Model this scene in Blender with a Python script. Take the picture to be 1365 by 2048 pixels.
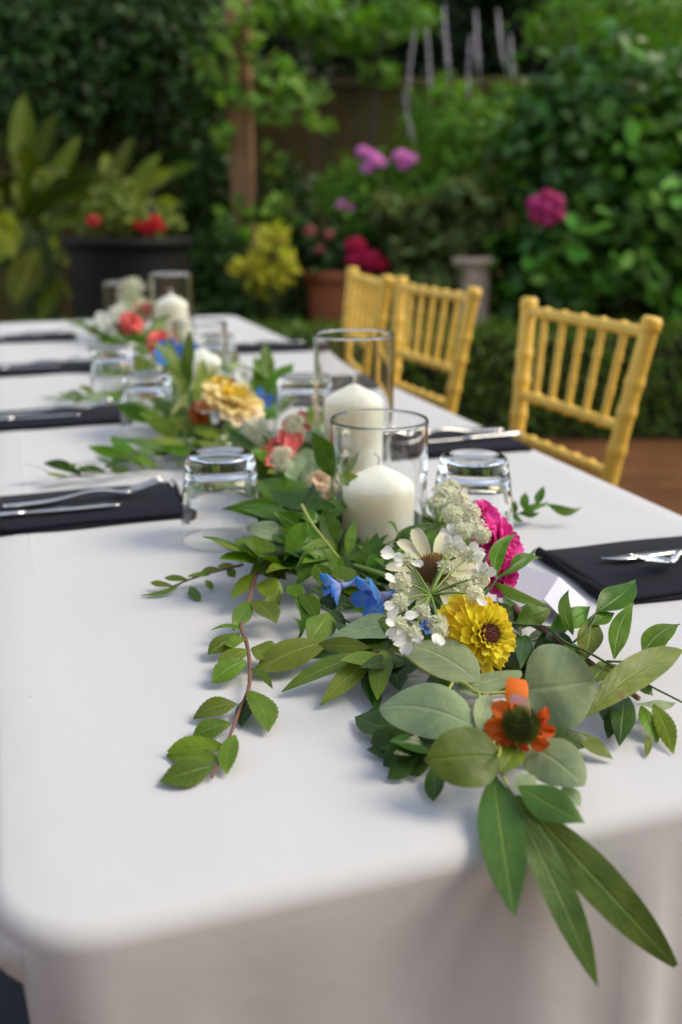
import bpy, math, random
import numpy as np
from mathutils import Vector, Matrix

random.seed(7)
rng = np.random.default_rng(7)
SC = bpy.context.scene
COL = SC.collection
for o in list(bpy.data.objects):
    bpy.data.objects.remove(o)
R_ = math.radians

# ------------------------------------------------------------------ camera
YAW, PITCH = R_(18.7), R_(17.1)
CAM = Vector((0.0, 0.0, 1.11))
TZ = 0.75                                   # height of the table top
cam_data = bpy.data.cameras.new('camera')
cam = bpy.data.objects.new('camera', cam_data)
COL.objects.link(cam)
cam.location = CAM
cam.rotation_euler = (R_(90) - PITCH, 0, -YAW)
cam_data.sensor_fit = 'VERTICAL'
cam_data.sensor_height = 36.0
cam_data.lens = 35.0
cam_data.clip_start = 0.05
cam_data.clip_end = 200
cam_data.dof.use_dof = True
cam_data.dof.focus_distance = 0.785
cam_data.dof.aperture_fstop = 3.8
SC.camera = cam

# ------------------------------------------------------------------ light
SUN_EL, SUN_AZ = R_(47), R_(108)             # azimuth clockwise from +Y: high, from the right and a little behind the table
world = bpy.data.worlds.new('World')
SC.world = world
world.use_nodes = True
wn = world.node_tree.nodes
wl = world.node_tree.links
bgn = wn['Background']
sky = wn.new('ShaderNodeTexSky')
sky.sky_type = 'NISHITA'
sky.sun_disc = False
sky.sun_elevation = SUN_EL
sky.sun_rotation = SUN_AZ
sky.air_density = 1.0
sky.dust_density = 1.0
sky.ozone_density = 1.5
hsv = wn.new('ShaderNodeHueSaturation')     # thin overcast: the sky is whiter than a clear one
hsv.inputs['Saturation'].default_value = 0.55
wl.new(sky.outputs[0], hsv.inputs['Color'])
wl.new(hsv.outputs[0], bgn.inputs['Color'])
bgn.inputs['Strength'].default_value = 0.135
sun_data = bpy.data.lights.new('sun', 'SUN')
sun_data.energy = 1.5
sun_data.angle = R_(30)
sun_data.color = (1.0, 0.86, 0.62)
sun = bpy.data.objects.new('sun', sun_data)
COL.objects.link(sun)
sd = Vector((math.sin(SUN_AZ) * math.cos(SUN_EL), math.cos(SUN_AZ) * math.cos(SUN_EL), math.sin(SUN_EL)))
sun.rotation_euler = sd.to_track_quat('Z', 'Y').to_euler()
sun.location = (3, 3, 6)

SC.view_settings.view_transform = 'Standard'
SC.view_settings.look = 'None'
SC.view_settings.gamma = 1
SC.view_settings.use_curve_mapping = False
SC.view_settings.exposure = 0.94
SC.render.engine = 'CYCLES'
SC.cycles.use_denoising = True
SC.cycles.max_bounces = 14
SC.cycles.transmission_bounces = 14
SC.cycles.transparent_max_bounces = 12
SC.cycles.diffuse_bounces = 5
SC.cycles.glossy_bounces = 5
SC.cycles.blur_glossy = 0.3

# ------------------------------------------------------------------ where things stand: rays of the lens that cut real planes
FPX = 35.0 / 36.0 * 2048
VR = Vector((math.cos(YAW), -math.sin(YAW), 0))
VH = Vector((math.sin(YAW), math.cos(YAW), 0))
VF = Vector((math.sin(YAW) * math.cos(PITCH), math.cos(YAW) * math.cos(PITCH), -math.sin(PITCH)))
VU = VR.cross(VF)


def ray(px, py):
    return VF + VR * ((px - 682.5) / FPX) + VU * ((1024 - py) / FPX)


def P(px, py, z=0.0):
    """Point of the table scene: z in cm above the table top, or ('y', metres) for a plane in front of the table."""
    r = ray(px, py)
    if isinstance(z, tuple):
        return CAM + r * ((z[1] - CAM.y) / r.y)
    return CAM + r * ((TZ + z / 100.0 - CAM.z) / r.z)


def BG(px, py, fwd):
    """Point in the garden at a level distance fwd from the camera."""
    r = ray(px, py)
    return CAM + r * (fwd / r.dot(VH))


def W(lat, fwd, z):
    p = CAM + VR * lat + VH * fwd
    return Vector((p.x, p.y, z))


def ppm(p):
    """Pixels of the photograph per metre at point p."""
    return FPX / (p - CAM).dot(VF)


# ------------------------------------------------------------------ objects
def thing(name, label, cat, loc, group=None, rotz=0.0):
    o = bpy.data.objects.new(name, None)
    COL.objects.link(o)
    o.empty_display_size = 0.02
    o.location = loc
    o.rotation_euler = (0, 0, rotz)
    o['label'] = label
    o['category'] = cat
    if group:
        o['group'] = group
    return o


def tag(o, label, cat, group=None):
    o['label'] = label
    o['category'] = cat
    if group:
        o['group'] = group
    return o


def obj(name, mesh, mat, parent=None, loc=(0, 0, 0), rot=None, kind=None, label=None):
    if mat is not None and not mesh.materials:
        for m in (mat if isinstance(mat, (list, tuple)) else [mat]):
            mesh.materials.append(m)
    o = bpy.data.objects.new(name, mesh)
    COL.objects.link(o)
    if parent is not None:
        o.parent = parent
    o.location = loc
    if rot is not None:
        o.rotation_mode = 'QUATERNION'
        o.rotation_quaternion = rot
    if kind:
        o['kind'] = kind
    if label:
        o['label'] = label
    return o


def copy_tree(o, parent=None):
    c = o.copy()
    COL.objects.link(c)
    c.parent = parent
    for ch in list(o.children):
        copy_tree(ch, c)
    return c


class MB:
    """Collects vertices and faces; build() makes ONE mesh."""
    def __init__(self):
        self.v, self.f, self.uv, self.mi = [], [], [], []

    def add(self, verts, faces, uvs=None, mi=0):
        b = len(self.v)
        self.v += [tuple(p) for p in verts]
        for f in faces:
            self.f.append([b + i for i in f])
            self.mi.append(mi)
        self.uv += (uvs if uvs is not None else [(0.5, 0.5)] * len(verts))

    def build(self, name, smooth=True):
        me = bpy.data.meshes.new(name)
        me.from_pydata(self.v, [], self.f)
        if smooth:
            me.polygons.foreach_set('use_smooth', [True] * len(me.polygons))
        if any(self.mi):
            me.polygons.foreach_set('material_index', self.mi)
        ul = me.uv_layers.new(name='UVMap')
        li = np.zeros(len(me.loops), dtype=np.int32)
        me.loops.foreach_get('vertex_index', li)
        ul.data.foreach_set('uv', np.array(self.uv, dtype=np.float32)[li].ravel())
        me.update()
        return me

    def tube(self, pts, rad, n=8, cap=True, mi=0):
        pts = [Vector(p) for p in pts]
        if not isinstance(rad, (list, tuple)):
            rad = [rad] * len(pts)
        vs, fs, uvs = [], [], []
        t = (pts[1] - pts[0]).normalized()
        a = t.cross(Vector((0, 0, 1)))
        if a.length < 1e-3:
            a = t.cross(Vector((1, 0, 0)))
        a.normalize()
        m = len(pts)
        for i, p in enumerate(pts):
            t = (pts[min(i + 1, m - 1)] - pts[max(i - 1, 0)]).normalized()
            a = (a - t * a.dot(t)).normalized()
            b = t.cross(a)
            for k in range(n):
                an = 2 * math.pi * k / n
                vs.append(p + (a * math.cos(an) + b * math.sin(an)) * rad[i])
                uvs.append((i / (m - 1), k / n))
        for i in range(m - 1):
            for k in range(n):
                k2 = (k + 1) % n
                fs.append((i * n + k, i * n + k2, (i + 1) * n + k2, (i + 1) * n + k))
        if cap:
            fs.append(tuple(range(n - 1, -1, -1)))
            fs.append(tuple((m - 1) * n + k for k in range(n)))
        self.add(vs, fs, uvs, mi)
        return self

    def lathe(self, prof, n=32, close=False, mi=0, wob=None):
        """prof: (r, z) pairs; r = 0 makes a pole."""
        vs, fs, uvs, ring = [], [], [], []
        for j, (r, z) in enumerate(prof):
            if r <= 1e-9:
                ring.append([len(vs)] * n)
                vs.append((0, 0, z)); uvs.append((j / len(prof), 0))
            else:
                ids = []
                for k in range(n):
                    an = 2 * math.pi * k / n
                    rr = r * (1 + (wob(an, z) if wob else 0))
                    ids.append(len(vs))
                    vs.append((rr * math.cos(an), rr * math.sin(an), z)); uvs.append((j / len(prof), k / n))
                ring.append(ids)
        m = len(prof)
        for j in range(m if close else m - 1):
            A, B = ring[j], ring[(j + 1) % m]
            for k in range(n):
                k2 = (k + 1) % n
                q = [A[k], A[k2], B[k2], B[k]]
                q2 = []
                for i in q:
                    if i not in q2:
                        q2.append(i)
                if len(q2) > 2:
                    fs.append(tuple(q2))
        self.add(vs, fs, uvs, mi)
        return self

    def box(self, c, s, rot=None):
        c = Vector(c)
        vs = []
        for dx in (-1, 1):
            for dy in (-1, 1):
                for dz in (-1, 1):
                    p = Vector((dx * s[0] / 2, dy * s[1] / 2, dz * s[2] / 2))
                    if rot is not None:
                        p = rot @ p
                    vs.append(c + p)
        fs = [(0, 1, 3, 2), (4, 6, 7, 5), (0, 4, 5, 1), (2, 3, 7, 6), (0, 2, 6, 4), (1, 5, 7, 3)]
        self.add(vs, fs)
        return self


def smooth_path(pts, k=6):
    """Catmull-Rom through the points."""
    pts = [Vector(p) for p in pts]
    if len(pts) < 3:
        return [pts[0].lerp(pts[-1], i / k) for i in range(k + 1)]
    q = [pts[0] * 2 - pts[1]] + pts + [pts[-1] * 2 - pts[-2]]
    out = []
    for i in range(1, len(q) - 2):
        for s in range(k):
            t = s / k
            a, b, c, d = q[i - 1], q[i], q[i + 1], q[i + 2]
            out.append(0.5 * ((2 * b) + (c - a) * t + (2 * a - 5 * b + 4 * c - d) * t * t + (3 * b - a - 3 * c + d) * t ** 3))
    out.append(pts[-1])
    return out


# ------------------------------------------------------------------ materials
def new_mat(name):
    m = bpy.data.materials.new(name)
    m.use_nodes = True
    nt = m.node_tree
    b = nt.nodes['Principled BSDF']
    return m, nt, b


def N(nt, t, **kw):
    n = nt.nodes.new(t)
    for k, v in kw.items():
        setattr(n, k, v)
    return n


def mixc(nt, fac, a, b, mode='MIX'):
    n = N(nt, 'ShaderNodeMix', data_type='RGBA', blend_type=mode)
    for s, v in ((0, fac), (6, a), (7, b)):
        if hasattr(v, 'links'):
            nt.links.new(v, n.inputs[s])
        elif isinstance(v, (int, float)):
            n.inputs[s].default_value = v
        else:
            n.inputs[s].default_value = (*v, 1) if len(v) == 3 else v
    return n.outputs[2]


def math_(nt, op, a, b=None, c=None, clamp=False):
    n = N(nt, 'ShaderNodeMath', operation=op, use_clamp=clamp)
    for i, v in enumerate((a, b, c)):
        if v is None:
            continue
        if hasattr(v, 'links'):
            nt.links.new(v, n.inputs[i])
        else:
            n.inputs[i].default_value = v
    return n.outputs[0]


def maprange(nt, v, a, b, c, d):
    n = N(nt, 'ShaderNodeMapRange')
    nt.links.new(v, n.inputs[0])
    for i, x in enumerate((a, b, c, d)):
        n.inputs[i + 1].default_value = x
    return n.outputs[0]


def noise(nt, scale, detail=3, coord='Object', rough=0.5, out=0):
    tc = N(nt, 'ShaderNodeTexCoord')
    nz = N(nt, 'ShaderNodeTexNoise')
    nz.inputs['Scale'].default_value = scale
    nz.inputs['Detail'].default_value = detail
    nz.inputs['Roughness'].default_value = rough
    nt.links.new(tc.outputs[coord], nz.inputs['Vector'])
    return nz.outputs[out]


def bump(nt, b, h, strength=0.2, dist=0.002):
    n = N(nt, 'ShaderNodeBump')
    n.inputs['Strength'].default_value = strength
    n.inputs['Distance'].default_value = dist
    nt.links.new(h, n.inputs['Height'])
    nt.links.new(n.outputs[0], b.inputs['Normal'])


def plain(name, col, rough=0.6, var=0.12, scale=30, spec=0.5, metal=0.0, bumps=0.0, bscale=200):
    m, nt, b = new_mat(name)
    nz = noise(nt, scale)
    c = mixc(nt, nz, [x * (1 - var) for x in col], [min(1, x * (1 + var)) for x in col])
    nt.links.new(c, b.inputs['Base Color'])
    b.inputs['Roughness'].default_value = rough
    b.inputs['Specular IOR Level'].default_value = spec
    b.inputs['Metallic'].default_value = metal
    if bumps:
        bump(nt, b, noise(nt, bscale), bumps)
    return m


def leaf_mat(name, col, rib, rough=0.4, vein=0.25, blotch=None, trans=0.25, var=0.25, edge=None, spec=0.5, veins=9, ribw=0.03, island=False, coat=0.0, back=None, vbump=0.06):
    """A leaf blade: pale midrib and side veins along the blade's own UV, tone that varies from leaf to leaf, brown blotches."""
    m, nt, b = new_mat(name)
    uv = N(nt, 'ShaderNodeUVMap', uv_map='UVMap')
    sx = N(nt, 'ShaderNodeSeparateXYZ')
    nt.links.new(uv.outputs[0], sx.inputs[0])
    t, s = sx.outputs[0], sx.outputs[1]
    a = math_(nt, 'ABSOLUTE', math_(nt, 'SUBTRACT', s, 0.5))
    if island:
        g = N(nt, 'ShaderNodeNewGeometry')
        rnd = g.outputs['Random Per Island']
    else:
        oi = N(nt, 'ShaderNodeObjectInfo')
        rnd = oi.outputs['Random']
    h = N(nt, 'ShaderNodeHueSaturation')
    h.inputs['Color'].default_value = (*col, 1)
    nt.links.new(maprange(nt, rnd, 0, 1, 0.5 - 0.02, 0.5 + 0.02), h.inputs['Hue'])
    r2 = math_(nt, 'FRACT', math_(nt, 'MULTIPLY', rnd, 7.31))
    nt.links.new(maprange(nt, r2, 0, 1, 1 - var, 1 + var), h.inputs['Value'])
    base = h.outputs[0]
    nz = noise(nt, 60, 4)
    base = mixc(nt, maprange(nt, nz, 0.35, 0.7, 0, 0.7), mixc(nt, 1.0, base, (0.78, 0.80, 0.75), 'MULTIPLY'), mixc(nt, 1.0, base, (1.35, 1.22, 0.95), 'MULTIPLY'))
    # side veins
    w = math_(nt, 'SINE', math_(nt, 'MULTIPLY', math_(nt, 'SUBTRACT', t, math_(nt, 'MULTIPLY', a, 0.5)), veins * 6.283))
    vv = maprange(nt, w, 0.86, 1.0, 0, vein)
    base = mixc(nt, vv, base, rib)
    if edge is not None:
        base = mixc(nt, maprange(nt, a, 0.465, 0.49, 0, 0.6), base, edge)
    if blotch is not None:
        bn = noise(nt, 52, 5, rough=0.65)
        base = mixc(nt, maprange(nt, bn, 0.63, 0.70, 0, 0.85), base, blotch)
    rb = maprange(nt, a, ribw * 0.35, ribw, 0.8, 0)
    base = mixc(nt, rb, base, rib)
    if back is not None:
        g2 = N(nt, 'ShaderNodeNewGeometry')
        base = mixc(nt, math_(nt, 'MULTIPLY', g2.outputs['Backfacing'], 0.7), base, back)
    nt.links.new(base, b.inputs['Base Color'])
    b.inputs['Specular IOR Level'].default_value = spec
    rn = noise(nt, 120, 3)
    nt.links.new(maprange(nt, rn, 0.3, 0.7, rough * 0.85, min(1, rough * 1.2)), b.inputs['Roughness'])
    if coat:
        b.inputs['Coat Weight'].default_value = coat
        b.inputs['Coat Roughness'].default_value = 0.25
    hgt = math_(nt, 'ADD', math_(nt, 'MULTIPLY', w, vbump), math_(nt, 'MULTIPLY', maprange(nt, a, 0, 0.05, 0, 1), 1.2))
    hgt = math_(nt, 'ADD', hgt, math_(nt, 'MULTIPLY', noise(nt, 75, 3), 2.2))
    bump(nt, b, hgt, 0.35, 0.0014)
    tr = N(nt, 'ShaderNodeBsdfTranslucent')
    nt.links.new(mixc(nt, 1.0, base, (1.6, 1.5, 0.7), 'MULTIPLY'), tr.inputs[0])
    mx = N(nt, 'ShaderNodeMixShader')
    mx.inputs[0].default_value = trans
    nt.links.new(b.outputs[0], mx.inputs[1])
    nt.links.new(tr.outputs[0], mx.inputs[2])
    nt.links.new(mx.outputs[0], nt.nodes['Material Output'].inputs[0])
    return m


def petal_mat(name, base, tip, rough=0.55, trans=0.35, var=0.12, stripes=0.25, blush=None, spec=0.3):
    m, nt, b = new_mat(name)
    uv = N(nt, 'ShaderNodeUVMap', uv_map='UVMap')
    sx = N(nt, 'ShaderNodeSeparateXYZ')
    nt.links.new(uv.outputs[0], sx.inputs[0])
    c = mixc(nt, maprange(nt, sx.outputs[0], 0.05, 0.75, 0, 1), base, tip)
    oi = N(nt, 'ShaderNodeObjectInfo')
    h = N(nt, 'ShaderNodeHueSaturation')
    nt.links.new(c, h.inputs['Color'])
    nt.links.new(maprange(nt, oi.outputs['Random'], 0, 1, 1 - var, 1 + var), h.inputs['Value'])
    nt.links.new(maprange(nt, math_(nt, 'FRACT', math_(nt, 'MULTIPLY', oi.outputs['Random'], 5.7)), 0, 1, 0.49, 0.51), h.inputs['Hue'])
    c = h.outputs[0]
    w = math_(nt, 'SINE', math_(nt, 'MULTIPLY', sx.outputs[1], 75))
    c = mixc(nt, maprange(nt, w, 0.2, 1, 0, stripes), c, mixc(nt, 1.0, c, (0.75, 0.62, 0.55), 'MULTIPLY'))
    if blush is not None:
        bz = noise(nt, 70, 3)
        c = mixc(nt, maprange(nt, bz, 0.56, 0.72, 0, 0.75), c, blush)
    nt.links.new(c, b.inputs['Base Color'])
    b.inputs['Roughness'].default_value = rough
    b.inputs['Specular IOR Level'].default_value = spec
    bump(nt, b, math_(nt, 'ADD', math_(nt, 'MULTIPLY', w, 0.4), noise(nt, 150, 2)), 0.3, 0.0008)
    tr = N(nt, 'ShaderNodeBsdfTranslucent')
    nt.links.new(c, tr.inputs[0])
    mx = N(nt, 'ShaderNodeMixShader')
    mx.inputs[0].default_value = trans
    nt.links.new(b.outputs[0], mx.inputs[1])
    nt.links.new(tr.outputs[0], mx.inputs[2])
    nt.links.new(mx.outputs[0], nt.nodes['Material Output'].inputs[0])
    return m


def glass_mat():
    m, nt, b = new_mat('clear_glass')
    b.inputs['Base Color'].default_value = (0.985, 0.995, 0.99, 1)
    b.inputs['Transmission Weight'].default_value = 1.0
    b.inputs['Roughness'].default_value = 0.0
    b.inputs['IOR'].default_value = 1.48
    return m


def cloth_mat(name, col, rough, weave=900, var=0.03, crease=0.0, sheen=0.15, spec=0.25):
    m, nt, b = new_mat(name)
    nz = noise(nt, 6, 4)
    c = mixc(nt, nz, [x * (1 - var) for x in col], [min(1, x * (1 + var)) for x in col])
    tc = N(nt, 'ShaderNodeTexCoord')
    # a few specks fallen on the cloth
    vor = N(nt, 'ShaderNodeTexVoronoi')
    vor.inputs['Scale'].default_value = 22
    nt.links.new(tc.outputs['Object'], vor.inputs['Vector'])
    if crease:
        rs = N(nt, 'ShaderNodeSeparateXYZ')
        nt.links.new(vor.outputs['Color'], rs.inputs[0])
        pick = math_(nt, 'GREATER_THAN', rs.outputs[0], 0.86)
        sp = math_(nt, 'MULTIPLY', maprange(nt, vor.outputs['Distance'], 0.018, 0.032, 0.6, 0), pick)
        c = mixc(nt, sp, c, (0.16, 0.12, 0.08))
    nt.links.new(c, b.inputs['Base Color'])
    b.inputs['Roughness'].default_value = rough
    b.inputs['Specular IOR Level'].default_value = spec
    b.inputs['Sheen Weight'].default_value = sheen
    h = math_(nt, 'ADD', math_(nt, 'MULTIPLY', noise(nt, weave, 2), 0.10), math_(nt, 'MULTIPLY', noise(nt, 9, 4), 1.2))
    h = math_(nt, 'ADD', h, math_(nt, 'MULTIPLY', noise(nt, 34, 5), 0.5))
    if crease:
        sx = N(nt, 'ShaderNodeSeparateXYZ')
        nt.links.new(tc.outputs['Object'], sx.inputs[0])
        for out_, at in ((0, .700), (0, .012), (1, 1.05), (1, 1.95), (1, 2.6)):
            wob = math_(nt, 'MULTIPLY', math_(nt, 'SUBTRACT', noise(nt, 1.5, 2), .5), .02)
            dd = math_(nt, 'ABSOLUTE', math_(nt, 'SUBTRACT', math_(nt, 'ADD', sx.outputs[out_], wob), at))
            cr = maprange(nt, dd, 0.0, 0.004, 0.5, 0)
            if out_ == 0:
                cr = math_(nt, 'MULTIPLY', cr, maprange(nt, sx.outputs[1], 0.95, 1.15, 0, 1))
            h = math_(nt, 'ADD', h, cr)
    bump(nt, b, h, 0.40, 0.0026)
    return m


def wood_mat(name, col, dark, scale=6, rough=0.6, axis='Z'):
    m, nt, b = new_mat(name)
    tc = N(nt, 'ShaderNodeTexCoord')
    mp = N(nt, 'ShaderNodeMapping')
    mp.inputs['Scale'].default_value = (scale * 6, scale * 6, scale * 0.4)
    nt.links.new(tc.outputs['Object'], mp.inputs[0])
    nz = N(nt, 'ShaderNodeTexNoise')
    nz.inputs['Scale'].default_value = 1.0
    nz.inputs['Detail'].default_value = 5
    nt.links.new(mp.outputs[0], nz.inputs['Vector'])
    nt.links.new(mixc(nt, maprange(nt, nz.outputs[0], 0.3, 0.7, 0, 1), col, dark), b.inputs['Base Color'])
    b.inputs['Roughness'].default_value = rough
    bump(nt, b, nz.outputs[0], 0.3, 0.002)
    return m


M = {}
M['cloth'] = cloth_mat('white_tablecloth', (0.53, 0.53, 0.54), 0.85, crease=1, sheen=0.0)
M['napkin'] = cloth_mat('navy_napkin', (0.008, 0.009, 0.017), 0.85, weave=1500, var=0.15, sheen=0.05, spec=0.12)
M['cushion'] = cloth_mat('slate_cushion', (0.035, 0.045, 0.06), 0.8, var=0.15)
M['glass'] = glass_mat()
M['steel'] = plain('polished_steel', (0.72, 0.70, 0.68), 0.16, 0.04, metal=1.0)
M['card'] = plain('white_card', (0.60, 0.59, 0.68), 0.6, 0.02)
M['wick'] = plain('wick', (0.75, 0.72, 0.68), 0.9)
m, nt, b = new_mat('candle_wax')
wz = noise(nt, 25, 3)
nt.links.new(mixc(nt, wz, (0.96, 0.885, 0.74), (0.97, 0.915, 0.80)), b.inputs['Base Color'])
b.inputs['Roughness'].default_value = 0.42
b.inputs['Subsurface Weight'].default_value = 1.0
b.inputs['Subsurface Radius'].default_value = (0.050, 0.040, 0.026)
b.inputs['Subsurface Scale'].default_value = 0.8
M['wax'] = m
M['gold'] = wood_mat('gold_painted_wood', (0.88, 0.58, 0.095), (0.72, 0.44, 0.055), 5, 0.42)

M['ruscus'] = leaf_mat('glossy_ruscus_leaf', (0.066, 0.160, 0.004), (0.11, 0.20, 0.02), 0.34, 0.06, trans=0.22, edge=(0.16, 0.25, 0.06), veins=3, ribw=0.02, spec=0.22)
M['serrated'] = leaf_mat('serrated_leaf', (0.104, 0.185, 0.008), (0.16, 0.25, 0.03), 0.38, 0.10, blotch=(0.10, 0.04, 0.01), trans=0.25, veins=6, vbump=0.12, var=0.32, edge=(0.12, 0.07, 0.02), spec=0.35)
M['bay'] = leaf_mat('olive_bay_leaf', (0.125, 0.195, 0.014), (0.22, 0.29, 0.06), 0.42, 0.16, blotch=(0.14, 0.08, 0.02), trans=0.2, veins=9, back=(0.13, 0.18, 0.05), spec=0.32)
M['darkleaf'] = leaf_mat('dark_green_leaf', (0.026, 0.072, 0.003), (0.08, 0.15, 0.02), 0.36, 0.08, trans=0.18, veins=8, spec=0.35)
M['silver'] = leaf_mat('silver_dollar_leaf', (0.225, 0.310, 0.190), (0.36, 0.44, 0.24), 0.60, 0.22, trans=0.12, veins=5, ribw=0.018, var=0.12, spec=0.25)
M['silverdark'] = leaf_mat('olive_dollar_leaf', (0.075, 0.125, 0.012), (0.15, 0.21, 0.04), 0.5, 0.06, trans=0.15, veins=4, ribw=0.016, var=0.05, spec=0.3)
M['willow'] = leaf_mat('willow_eucalyptus_leaf', (0.068, 0.140, 0.028), (0.14, 0.23, 0.03), 0.5, 0.04, trans=0.15, veins=10, ribw=0.03, var=0.10, spec=0.28)
M['needle'] = leaf_mat('fine_green_leaf', (0.085, 0.17, 0.012), (0.12, 0.21, 0.03), 0.45, 0.0, trans=0.25, spec=0.3)
M['stem_green'] = plain('green_stem', (0.16, 0.26, 0.04), 0.5)
M['stem_yellow'] = plain('yellow_green_stem', (0.30, 0.33, 0.06), 0.5)
M['stem_red'] = plain('red_brown_stem', (0.17, 0.075, 0.05), 0.55, 0.3)
M['stem_dark'] = plain('dark_green_stem', (0.06, 0.10, 0.025), 0.5)
# ================================================================== the garden: ground, wall, plants
def structure(name, mesh, mat, loc=(0, 0, 0)):
    return obj(name, mesh, mat, None, loc, kind='structure')


def brick_mat(name, c1, c2, mortar, scale, moss=None, rough=0.85):
    m, nt, b = new_mat(name)
    tc = N(nt, 'ShaderNodeTexCoord')
    br = N(nt, 'ShaderNodeTexBrick')
    br.inputs['Scale'].default_value = scale
    br.inputs['Mortar Size'].default_value = 0.012
    br.inputs['Color1'].default_value = (*c1, 1)
    br.inputs['Color2'].default_value = (*c2, 1)
    br.inputs['Mortar'].default_value = (*mortar, 1)
    nt.links.new(tc.outputs['UV'], br.inputs['Vector'])
    c = br.outputs['Color']
    nz = noise(nt, 3, 5)
    c = mixc(nt, maprange(nt, nz, 0.3, 0.7, 0, 0.6), c, mixc(nt, 1.0, c, (0.5, 0.48, 0.45), 'MULTIPLY'))
    if moss:
        mz = noise(nt, 1.7, 5, rough=0.7)
        c = mixc(nt, maprange(nt, mz, 0.42, 0.62, 0, 0.85), c, moss)
    nt.links.new(c, b.inputs['Base Color'])
    b.inputs['Roughness'].default_value = rough
    b.inputs['Specular IOR Level'].default_value = 0.12
    bump(nt, b, br.outputs['Fac'], -0.5, 0.006)
    return m


def sheet(corners, uvscale=1.0):
    mb = MB()
    a = Vector(corners[0])
    ex = (Vector(corners[1]) - a)
    ey = (Vector(corners[3]) - a)
    uv = [(0, 0), (ex.length * uvscale, 0), (ex.length * uvscale, ey.length * uvscale), (0, ey.length * uvscale)]
    mb.add(corners, [(0, 1, 2, 3)], uv)
    return mb.build('sheet', smooth=False)


M['soil'] = plain('dark_soil', (0.030, 0.022, 0.015), 0.95, 0.4, scale=8, bumps=0.5, bscale=60)
M['paver'] = brick_mat('brown_brick_paving', (0.175, 0.075, 0.028), (0.125, 0.052, 0.020), (0.11, 0.058, 0.028), 2.4)
M['oldbrick'] = brick_mat('mossy_brown_brick', (0.18, 0.10, 0.042), (0.13, 0.072, 0.032), (0.10, 0.08, 0.045), 3.2, moss=(0.10, 0.105, 0.022))
M['bouncebrick'] = brick_mat('bounce_brick', (0.62, 0.37, 0.17), (0.54, 0.31, 0.13), (0.45, 0.34, 0.22), 3.0)
M['post'] = wood_mat('brown_timber', (0.36, 0.20, 0.085), (0.24, 0.125, 0.05), 4, 0.75)
M['bark'] = wood_mat('dark_bark', (0.07, 0.05, 0.035), (0.03, 0.022, 0.016), 4, 0.9)

structure('ground', sheet([(-90, -90, -0.06), (90, -90, -0.06), (90, 90, -0.06), (-90, 90, -0.06)]), M['soil'])
hedge_f = 4.86
a_, b_, c_, d_ = W(-9, -5, 0), W(9, -5, 0), W(9, hedge_f, 0), W(-9, hedge_f, 0)
structure('paving', sheet([a_, b_, c_, d_]), M['paver'])
structure('planting_bed', sheet([W(-7, hedge_f, 0.004), W(7, hedge_f, 0.004), W(7, 13, 0.004), W(-7, 13, 0.004)]), M['soil'])


def wall_mesh(lat0, lat1, fwd, th, z0, z1):
    mb = MB()
    A, B, C, D = W(lat0, fwd, z0), W(lat1, fwd, z0), W(lat1, fwd, z1), W(lat0, fwd, z1)
    E, F, G, H = W(lat0, fwd + th, z0), W(lat1, fwd + th, z0), W(lat1, fwd + th, z1), W(lat0, fwd + th, z1)
    L, hh = lat1 - lat0, z1 - z0
    for q, uv in (((A, B, C, D), [(0, 0), (L, 0), (L, hh), (0, hh)]), ((F, E, H, G), [(0, 0), (L, 0), (L, hh), (0, hh)]),
                  ((D, C, G, H), [(0, 0), (L, 0), (L, th), (0, th)]), ((E, A, D, H), [(0, 0), (th, 0), (th, hh), (0, hh)]),
                  ((B, F, G, C), [(0, 0), (th, 0), (th, hh), (0, hh)])):
        mb.add(q, [(0, 1, 2, 3)], uv)
    return mb.build('wall', smooth=False)


gw = thing('garden_wall', 'old mossy brown brick wall glimpsed between the shrubs behind the wooden post', 'wall', W(0, 8.6, 0))
obj('wall_body', wall_mesh(-6, 6, 8.6, 0.25, 0, 2.02), M['oldbrick'], gw, -gw.location)
mbc = MB()
cp = W(0, 8.725, 2.055)
mbc.box(cp, (12.0, 0.34, 0.066), Matrix.Rotation(-YAW, 3, 'Z'))
obj('coping', mbc.build('coping', False), plain('mossy_coping', (0.115, 0.085, 0.03), 0.9, 0.4, scale=5), gw, -gw.location)
# unseen wall added behind the camera: cuts low sky, bounces warm light
hw = thing('bounce_wall', 'unseen warm brick wall added to cut low sky and bounce warm light', 'wall', W(0, -5, 0))
obj('wall_body', wall_mesh(-9, 9, -5.25, 0.25, 0, 4.6), M['bouncebrick'], hw, -hw.location)


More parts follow.
